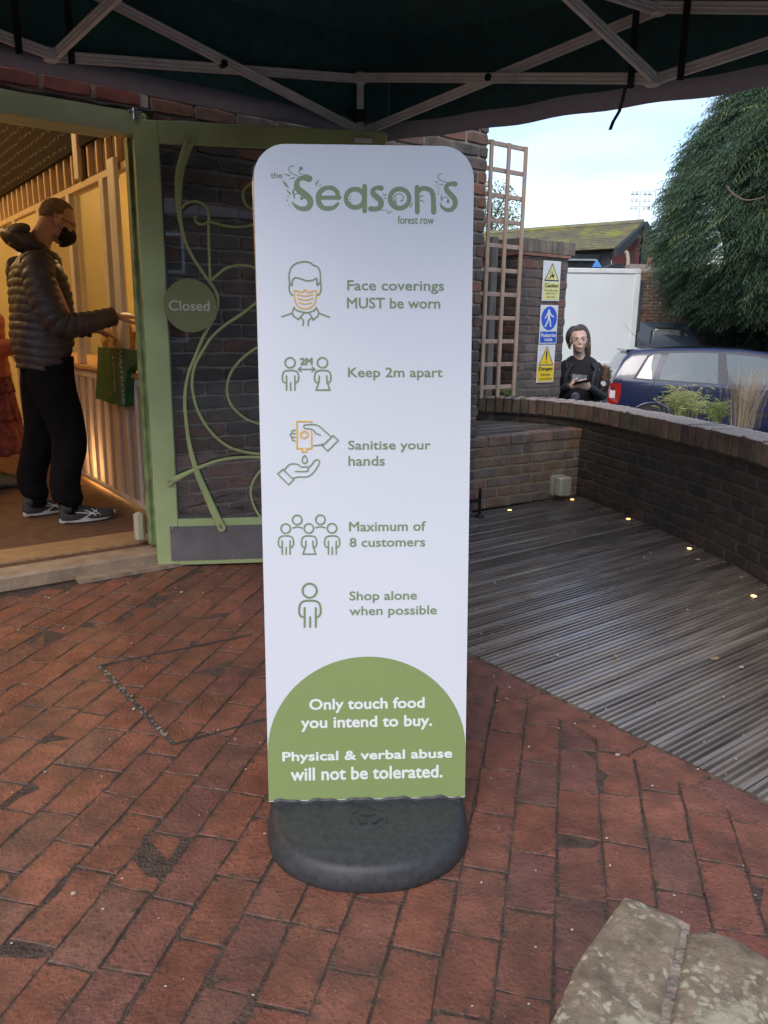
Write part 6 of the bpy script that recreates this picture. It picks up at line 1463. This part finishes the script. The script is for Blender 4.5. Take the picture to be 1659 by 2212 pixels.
# trainers
def shoe(name,hx,y,parent,L_=.315,upmat=None,rot=0,sole_c=None,stripes=True,boot=0):
    c_,s_=math.cos(rot),math.sin(rot)
    T_=lambda x,yy,z:(hx+x*c_-yy*s_,y+x*s_+yy*c_,z)
    mb=MB(); R=[]
    for x,w_,h,zb in ((0,.022,.060,.03),(.012,.034,.085,.026),(.05,.040,.100,.022),(.09,.040,.098,.02),(.13,.042,.080,.02),(.18,.048,.062,.018),(.23,.050,.050,.018),(.27,.045,.042,.02),(.30,.030,.034,.024),(.312,.012,.026,.028)):
        x*=L_/.315; R.append([T_(x,w_*math.cos(q),zb+(h-zb*.0)*max(0,math.sin(q))+ (-.008 if math.sin(q)<0 else 0)*abs(math.sin(q))) for q in np.linspace(0,2*PI,21)[:-1]])
    mb.rings(R); mb.tube([T_(.052,0,.07),T_(.05,0,.12+boot)],[.046,.048],16)
    up=mb.build('shoe',upmat,parent,smooth=True,local=True)
    mb=MB(); R=[]
    for z,k_ in ((.0,.94),(.006,1.0),(.022,1.02),(.032,.96)):
        ring=[]
        for q in np.linspace(0,2*PI,41)[:-1]:
            x=.157+.162*math.cos(q); w_=.044+.010*math.cos(q-.1)*1 if math.cos(q)>0 else .044+.006*math.cos(q)
            toe=.020*max(0,(x-.24)/.08)**1.5
            ring.append(T_((x*k_+.157*(1-k_))*L_/.315,w_*math.sin(q)*k_,z+toe+(.006*(1-abs(x-.03)/.03) if x<.06 else 0)))
        R.append(ring)
    mb.rings(R); mb.build('sole',sole_c,up,smooth=False,local=True)
    if stripes:
        for pts in ([(.03,.078),(.10,.062),(.17,.050),(.205,.045)],[(.205,.068),(.165,.045),(.13,.028)],[(.175,.078),(.205,.055),(.225,.034)],[(.135,.074),(.17,.055),(.195,.032)]):
            mb=MB(); P=[T_(x,-(interp([0,.05,.13,.23,.3],[.030,.042,.045,.051,.03],x)*math.sqrt(max(.05,1-((z-.03)/.10)**2))+.002),z) for x,z in pts]
            mb.tube(P,.0028,6); mb.build('side_stripe',m_alu,up,local=True)
m_shoe=M('dark_grey_mesh_shoe',(.05,.045,.045),.7,.3,60,bump=.3,bscale=300); m_sole=M('white_shoe_sole',(.6,.58,.55),.6,.1,20)
hx1,_=mq(115,1122,-.15); shoe('shoe',-.125,-.155,MAN,.325,m_shoe,0,m_sole); shoe('shoe',-.265,.135,MAN,.30,m_shoe,.25,m_sole)
# ---- second shopper at the left edge
P2=gz(-22,1052,.1); PL=thing('person','shopper in coral top, tiered dark red skirt and olive boots at the left edge','person',(float(P2[0]),float(P2[1]),.1),PI/2-A0)
mb=MB(); X2,ax2=head(mb,(.02,0,1.50),(1,.2,-.1),(0,0,1),.95,True); mb.tube([X2(-.02,0,-.04),(-.02,0,1.36),(-.03,0,1.28)],[.05,.052,.07],12); mb.tube([(-.03,0,1.3),(-.03,0,1.1),(-.02,0,.9)],[.1,.12,.12],12)
for sg in (-1,1):
    mb.tube([(-.03,sg*.15,1.28),(.0,sg*.22,1.02),(.20,sg*.16,1.0)],[.045,.038,.027],10); hand(mb,(.20,sg*.16,1.0),(1,0,0),(0,0,1),-sg,.4,.9); mb.tube([(0,sg*.08,.9),(0,sg*.08,.1)],[.08,.045],10)
remesh(mb,'body',m_skin2,PL,.008,2)
m_cor=M('coral_quilted_cloth',(.42,.10,.05),.7,.25,12,bump=.5,bscale=18); m_skirt=M('dark_red_print_skirt',(.16,.028,.022),.85,.5,26,bump=.4,col2=(.30,.07,.05)); m_olive=M('olive_suede',(.13,.11,.06),.9,.3,12)
mb=MB(); R=[]
z=.80
while z<1.31:
    a=interp([.8,1,1.2,1.31],[.21,.19,.20,.10],z); b=interp([.8,1,1.2,1.28,1.31],[.25,.22,.23,.18,.09],z); R.append([((a+.008*puff(z,.07))*math.cos(q),(b+.008*puff(z,.07))*math.sin(q),z) for q in np.linspace(0,2*PI,31)[:-1]]); z+=.012
mb.rings(R)
for sg in (-1,1): mb.tube(cat_rom([(-.03,sg*.17,1.25),(.0,sg*.245,1.08),(.04,sg*.23,1.0),(.19,sg*.165,1.0)],6),.06,14,rnd=True)
mb.build('jacket',m_cor,PL,smooth=True,local=True)
for z0,z1,r0_,r1_ in ((.88,.68,.20,.225),(.69,.48,.225,.25),(.49,.26,.25,.285)):
    mb=MB(); R=[]
    for i in range(8):
        t_=i/7; R.append([((r0_*(1-t_)+r1_*t_+.010*math.sin(q*17+z0*9)*t_+.004*math.sin(q*31)*t_)*math.cos(q),(r0_*(1-t_)+r1_*t_+.010*math.sin(q*17+z0*9)*t_)*1.08*math.sin(q),z0+(z1-z0)*t_+.006*math.sin(q*11)*t_) for q in np.linspace(0,2*PI,97)[:-1]])
    R.append([(p[0]*.97,p[1]*.97,p[2]+.01) for p in R[-1]]); mb.rings(R,False,False); mb.build('skirt_tier',m_skirt,PL,smooth=True,local=True,fix=False)
for sg in (-1,1): shoe('boot',-.03,sg*.09,PL,.27,m_olive,.1,m_black,False,.16)
hairshell(X2,ax2,lambda x,y,z: z>.02 or x<-.01,.012,'hair',m_hairl,PL,.95)
# ---- young woman beside the pier
GP=np.array([1.735,7.05,-.38]); GI=thing('person','young woman with ponytail and hoop earrings in black parka holding a phone','person',tuple(GP))
def gq(px,py,y=7.05): q=gy(px,py,y)-GP; return q
mb=MB(); hc=gq(1250,735,7.02); hc=np.array([hc[0]-.0,-.03,1.560]); fw_=nrm_((-.12,-1,-.02)); up_=nrm_((-.10,0,1))
X3,ax3=head(mb,hc,fw_,up_,.94,True)
mb.tube([X3(-.03,0,-.04),(-.0,.02,1.44),(.02,.04,1.33)],[.050,.050,.075],14); mb.tube([(.02,.05,1.33),(.02,.05,1.2),(.03,.05,.98)],[.07,.09,.09],14)
hd=gq(1252,826,6.82); hwR=np.array([hd[0]-.07,-.20,1.165]); hwL=np.array([hd[0]+.09,-.20,1.155])
mb.tube([(-.13,.04,1.32),(-.17,.0,1.08),hwR],[.045,.038,.024],10); mb.tube([(.17,.04,1.32),(.22,.0,1.08),hwL],[.045,.038,.024],10)
hand(mb,hwR,(.75,-.45,.25),(-.25,-.75,-.5),1,.45,.88,.1); hand(mb,hwL,(-.75,-.45,.28),(.25,-.75,-.5),-1,.45,.88,.1)
for sg in (-1,1): mb.tube([(.02+sg*.08,.05,.98),(.02+sg*.09,.03,.5),(.02+sg*.09,.06,.06)],[.085,.06,.045],10)
remesh(mb,'body',m_skin2,GI,.0055,6)
f3,l3,u3=ax3
m_eye=M('eye_white',(.6,.58,.56),.3); m_iris=M('dark_iris',(.03,.018,.012),.2); m_lip=M('rose_lips',(.66,.40,.33),.5); m_brow=M('eyebrow',(.04,.025,.018),.8); m_gold=M('gold_hoop',(.8,.6,.3),.25,.05,5,metal=1)
for sg in (-1,1):
    mb=MB(); mb.ell(X3(.0855,sg*.0315,.008),(.0080,.0145,.0046),12,8,(f3,l3,u3)); e=mb.build('eye',m_eye,GI,smooth=True,local=True)
    mb=MB(); mb.ell(X3(.0925,sg*.0315,.0085),(.003,.0058,.0048),12,8,(f3,l3,u3)); mb.build('iris',m_iris,e,local=True)
    mb=MB(); mb.tube([X3(.090,sg*.016,.0125),X3(.0965,sg*.030,.0165),X3(.085,sg*.048,.0105)],.0012,6,rnd=True); mb.build('lashes',m_brow,GI,local=True)
    mb=MB(); mb.tube([X3(.1,sg*.014,.031),X3(.1,sg*.030,.037),X3(.084,sg*.050,.032)],[.0022,.0025,.0012],6,rnd=True); mb.build('eyebrow',m_brow,GI,local=True)
    mb=MB(); mb.tube([X3(.0,sg*.083,-.045)+(f3*math.cos(q)*.5+l3*math.cos(q)*.6*sg+u3*math.sin(q))*.021 for q in np.linspace(0,2*PI,20)[:-1]],.0032,6,closed=True); mb.build('hoop_earring',m_gold,GI,local=True)
mb=MB(); mb.ell(X3(.0945,0,-.0575),(.009,.019,.0042),14,8,(f3,l3,u3)); mb.ell(X3(.0935,0,-.0655),(.009,.015,.0045),14,8,(f3,l3,u3)); mb.build('lips',m_lip,GI,smooth=True,local=True)
hairshell(X3,ax3,lambda x,y,z:(z>.060 if x>.045 else z>.0+x*.9 if x>0 else z>-.06),.007,'hair',m_hairl,GI,.94)
mb=MB(); mb.ell(X3(-.055,0,.095),(.028,.034,.022),16,10,(f3,l3,u3))
tl=[X3(-.06,0,.09),X3(-.09,.02,.10),X3(-.11,.045,.08),X3(-.11,.065,.0),X3(-.105,.070,-.12),X3(-.10,.068,-.22)]
mb.tube(cat_rom(tl,5),[interp([0,.2,.5,.85,1],[.028,.045,.058,.048,.015],i/25) for i in range(26)],14,rnd=True)
tl=[X3(-.06,0,.09),X3(-.085,-.03,.10),X3(-.10,-.065,.06),X3(-.10,-.074,.0),X3(-.10,-.068,-.07)]
mb.tube(cat_rom(tl,5),[interp([0,.3,.7,1],[.025,.040,.034,.01],i/20) for i in range(21)],12,rnd=True)
mb.build('ponytail',m_hairl,GI,smooth=True,local=True)
m_jb=M('black_parka',(.013,.013,.015),.6,.3,9,bump=.4,bscale=16); m_tee=M('black_tee',(.012,.012,.014),.85,.2,9,bump=.2)
R=[]; z=.86
while z<1.425:
    w_=interp([.86,1.1,1.25,1.35,1.39,1.43],[.20,.185,.20,.185,.12,.078],z); a=interp([.86,1.1,1.28,1.38,1.43],[.13,.128,.12,.085,.062],z)
    R.append([(.02+w_*math.cos(q)*(1+.03*noise.noise(Vector((math.cos(q)*3,z*9,0)))),.05+a*math.sin(q),z) for q in np.linspace(0,2*PI,41)[:-1]]); z+=.012
mb=MB(); mb.rings(R); mb.build('t_shirt',m_tee,GI,smooth=True,local=True)
mb=MB(); mb.rings([[(-.075,-.078,1.27),(.06,-.078,1.26),(.05,-.082,1.16),(-.075,-.082,1.15)],[(-.075,-.085,1.27),(.06,-.085,1.26),(.05,-.088,1.16),(-.075,-.088,1.15)]]); mb.ell((-.03,-.082,1.07),(.04,.008,.035),12,8); mb.build('grey_print',M('grey_shirt_print',(.16,.17,.20),.7,.7,22),GI,local=True)
mb=MB()
for sg in (-1,1):
    P=[(.02+sg*.10,.05,1.335),(.02+sg*.175,.05,1.285),(.02+sg*.215,.0,1.08),(hwR if sg<0 else hwL)+np.array([sg*.015,.02,0])]
    mb.tube(cat_rom(P,8),[.060+.006*abs(math.sin(i*.9))-.001*i for i in range(25)],16,rnd=True)
    R=[]
    for z in np.linspace(.84,1.36,24):
        ring=[]
        for q in np.linspace(-.9,2.2,16) if sg>0 else np.linspace(PI-2.2,PI+.9,16):
            w_=interp([.84,1.1,1.25,1.36],[.225,.205,.215,.13],z); ring.append((.02+w_*math.cos(q),.05+.155*math.sin(q)-(.0),z))
        ring2=[(p[0]*.9+.002,.05+(p[1]-.05)*.88,p[2]) for p in ring[::-1]]
        R.append(ring+ring2)
    mb.rings(R)
cw_=cat_rom([(-.085,-.05,1.24),(-.105,.0,1.34),(-.05,.10,1.385),(.03,.12,1.395),(.11,.09,1.385),(.15,.0,1.34),(.125,-.065,1.24),(.10,-.09,1.12)],5)
mb.tube(cw_,[.010+.026*math.sin(PI*i/35)**.6 for i in range(len(cw_))],12,rnd=True)
mb.build('parka',m_jb,GI,smooth=True,local=True)
# fur-trimmed hood at her shoulder
r=random.Random(4); mb=MB(); fc3=gq(1305,800,7.1)
fr=[np.array([.16,.10,1.30]),np.array([.24,.06,1.30]),np.array([fc3[0],.02,1.27]),np.array([fc3[0]-.0,.0,1.18]),np.array([fc3[0]-.04,.0,1.12])]
fr=cat_rom(fr,6)
for i in range(2600):
    p=fr[r.randrange(8,len(fr))]; d=nrm_([r.gauss(0,1),r.gauss(0,1),r.gauss(0,1)]); q=p+d*r.uniform(.040,.085); s=nrm_(np.cross(d,[.3,.5,.8]))*.006; mb.add([p+s,q,p-s],[(0,1,2)],r.randrange(2))
mb.tube(fr,.036,10,rnd=True,mi=0)
mb.build('fur_trim',[M('brown_fur',(.20,.13,.09),.9,.4,40),M('tan_fur',(.42,.30,.2),.9,.3,40)],GI,local=True,fix=False)
mb=MB()
for sg in (-1,1): mb.tube([(.02+sg*.08,.05,.98),(.02+sg*.10,.02,.5),(.02+sg*.10,.05,.10)],[.10,.078,.065],14)
mb.build('trousers',m_trou,GI,smooth=True,local=True)
for sg in (-1,1):
    mb=MB(); mb.ell((.02+sg*.10,-.02,.045),(.045,.13,.05),14,8); mb.build('shoe',m_black,GI,smooth=True,local=True)
mb=MB(); mb.tube([(.213,-.055,1.185),(.218,-.075,1.185)],.022,16); mb.build('sleeve_badge',M('badge_white',(.6,.6,.6),.5),GI,local=True,label='round white and red badge on the sleeve')
ph=GP+np.array([(hwR[0]+hwL[0])/2,-.275,1.21]); mb=MB(); mb.bevbox(ph,(.15,.075,.010),((.97,0,.2),(.08,-.9,.42),(-.2,-.42,.88)),.004)
tag(mb.build('phone',m_black),'black phone held in both hands by the young woman','phone')
# ------------------------------------------------------------------ green carrier bag and brown paper
tr2=(0,1350,2.328); bu=CU-.075
bpl=at(bu,0,0)
def bp_(x,y,du=0.): return gpl(*crop(x,y,*tr2),at(bu+du,0,0),U)
BG=thing('carrier_bag','dark green shopping bag with white lettering hanging over the counter edge','bag',tuple(bp_(1050,300)))
front_=[(905,38),(1080,45),(1280,62),(1262,180),(1170,262),(1152,420),(1150,590),(1075,568),(1000,552),(940,525),(880,512),(893,300)]
R=[[bp_(x,y,0) for x,y in front_],[bp_(x,y,-.012)+Z*.0 for x,y in front_]]
c_=sum(R[0])/len(R[0]); R=[[c_+(p-c_)*.97+U*.055 for p in R[0]],R[0],[c_+(p-c_)*.985-U*.006 for p in R[0]]]
mb=MB(); mb.rings(R); o=mb.build('bag_body',M('dark_green_bag',(.012,.10,.035),.5,.25,9,bump=.5,bscale=14),BG)
BW=Board(at(bu-.0075,0,0),-Z,-V,.001)
for body,cb in (('WAITROSE',(1092,1142,30,545)),('& PARTNERS',(1034,1064,135,440))):
    A_=BW.ab(*crop(cb[0],cb[2],*tr2)); C_=BW.ab(*crop(cb[1],cb[3],*tr2)); BW.text(body,(min(A_[0],C_[0]),min(A_[1],C_[1]),max(A_[0],C_[0]),max(A_[1],C_[1])),'lettering',M('pale_bag_print',(.45,.52,.42),.6),BG,-.01,.001)
mb=MB(); mb.bevbox(at(bu-.01,.78,.80),(.05,.30,.02),(U,V,Z),.004); 
r=random.Random(2); tr1=(0,700,2.765); mb=MB(); cen=(gpl(*crop(1290,1730,*tr1),at(CU+.06,0,0),U))
R=[]
for z,rx,ry in ((-.075,.09,.18),(-.02,.095,.19),(.04,.09,.18),(.09,.07,.16),(.125,.03,.11)):
    R.append([cen+Z*(z+r.uniform(-.008,.008)+.02*math.sin(k*1.9)*(.3+abs(z)*4))+U*(rx*math.cos(2*PI*k/18)*(1+r.uniform(-.12,.12)))+V*(ry*math.sin(2*PI*k/18)*(1+r.uniform(-.1,.1))) for k in range(18)])
mb.rings(R); tag(mb.build('paper_bag',M('brown_paper',(.50,.30,.13),.75,.2,12,bump=.6,bscale=20)),'crumpled brown paper bag under the man\'s hands on the counter','bag')
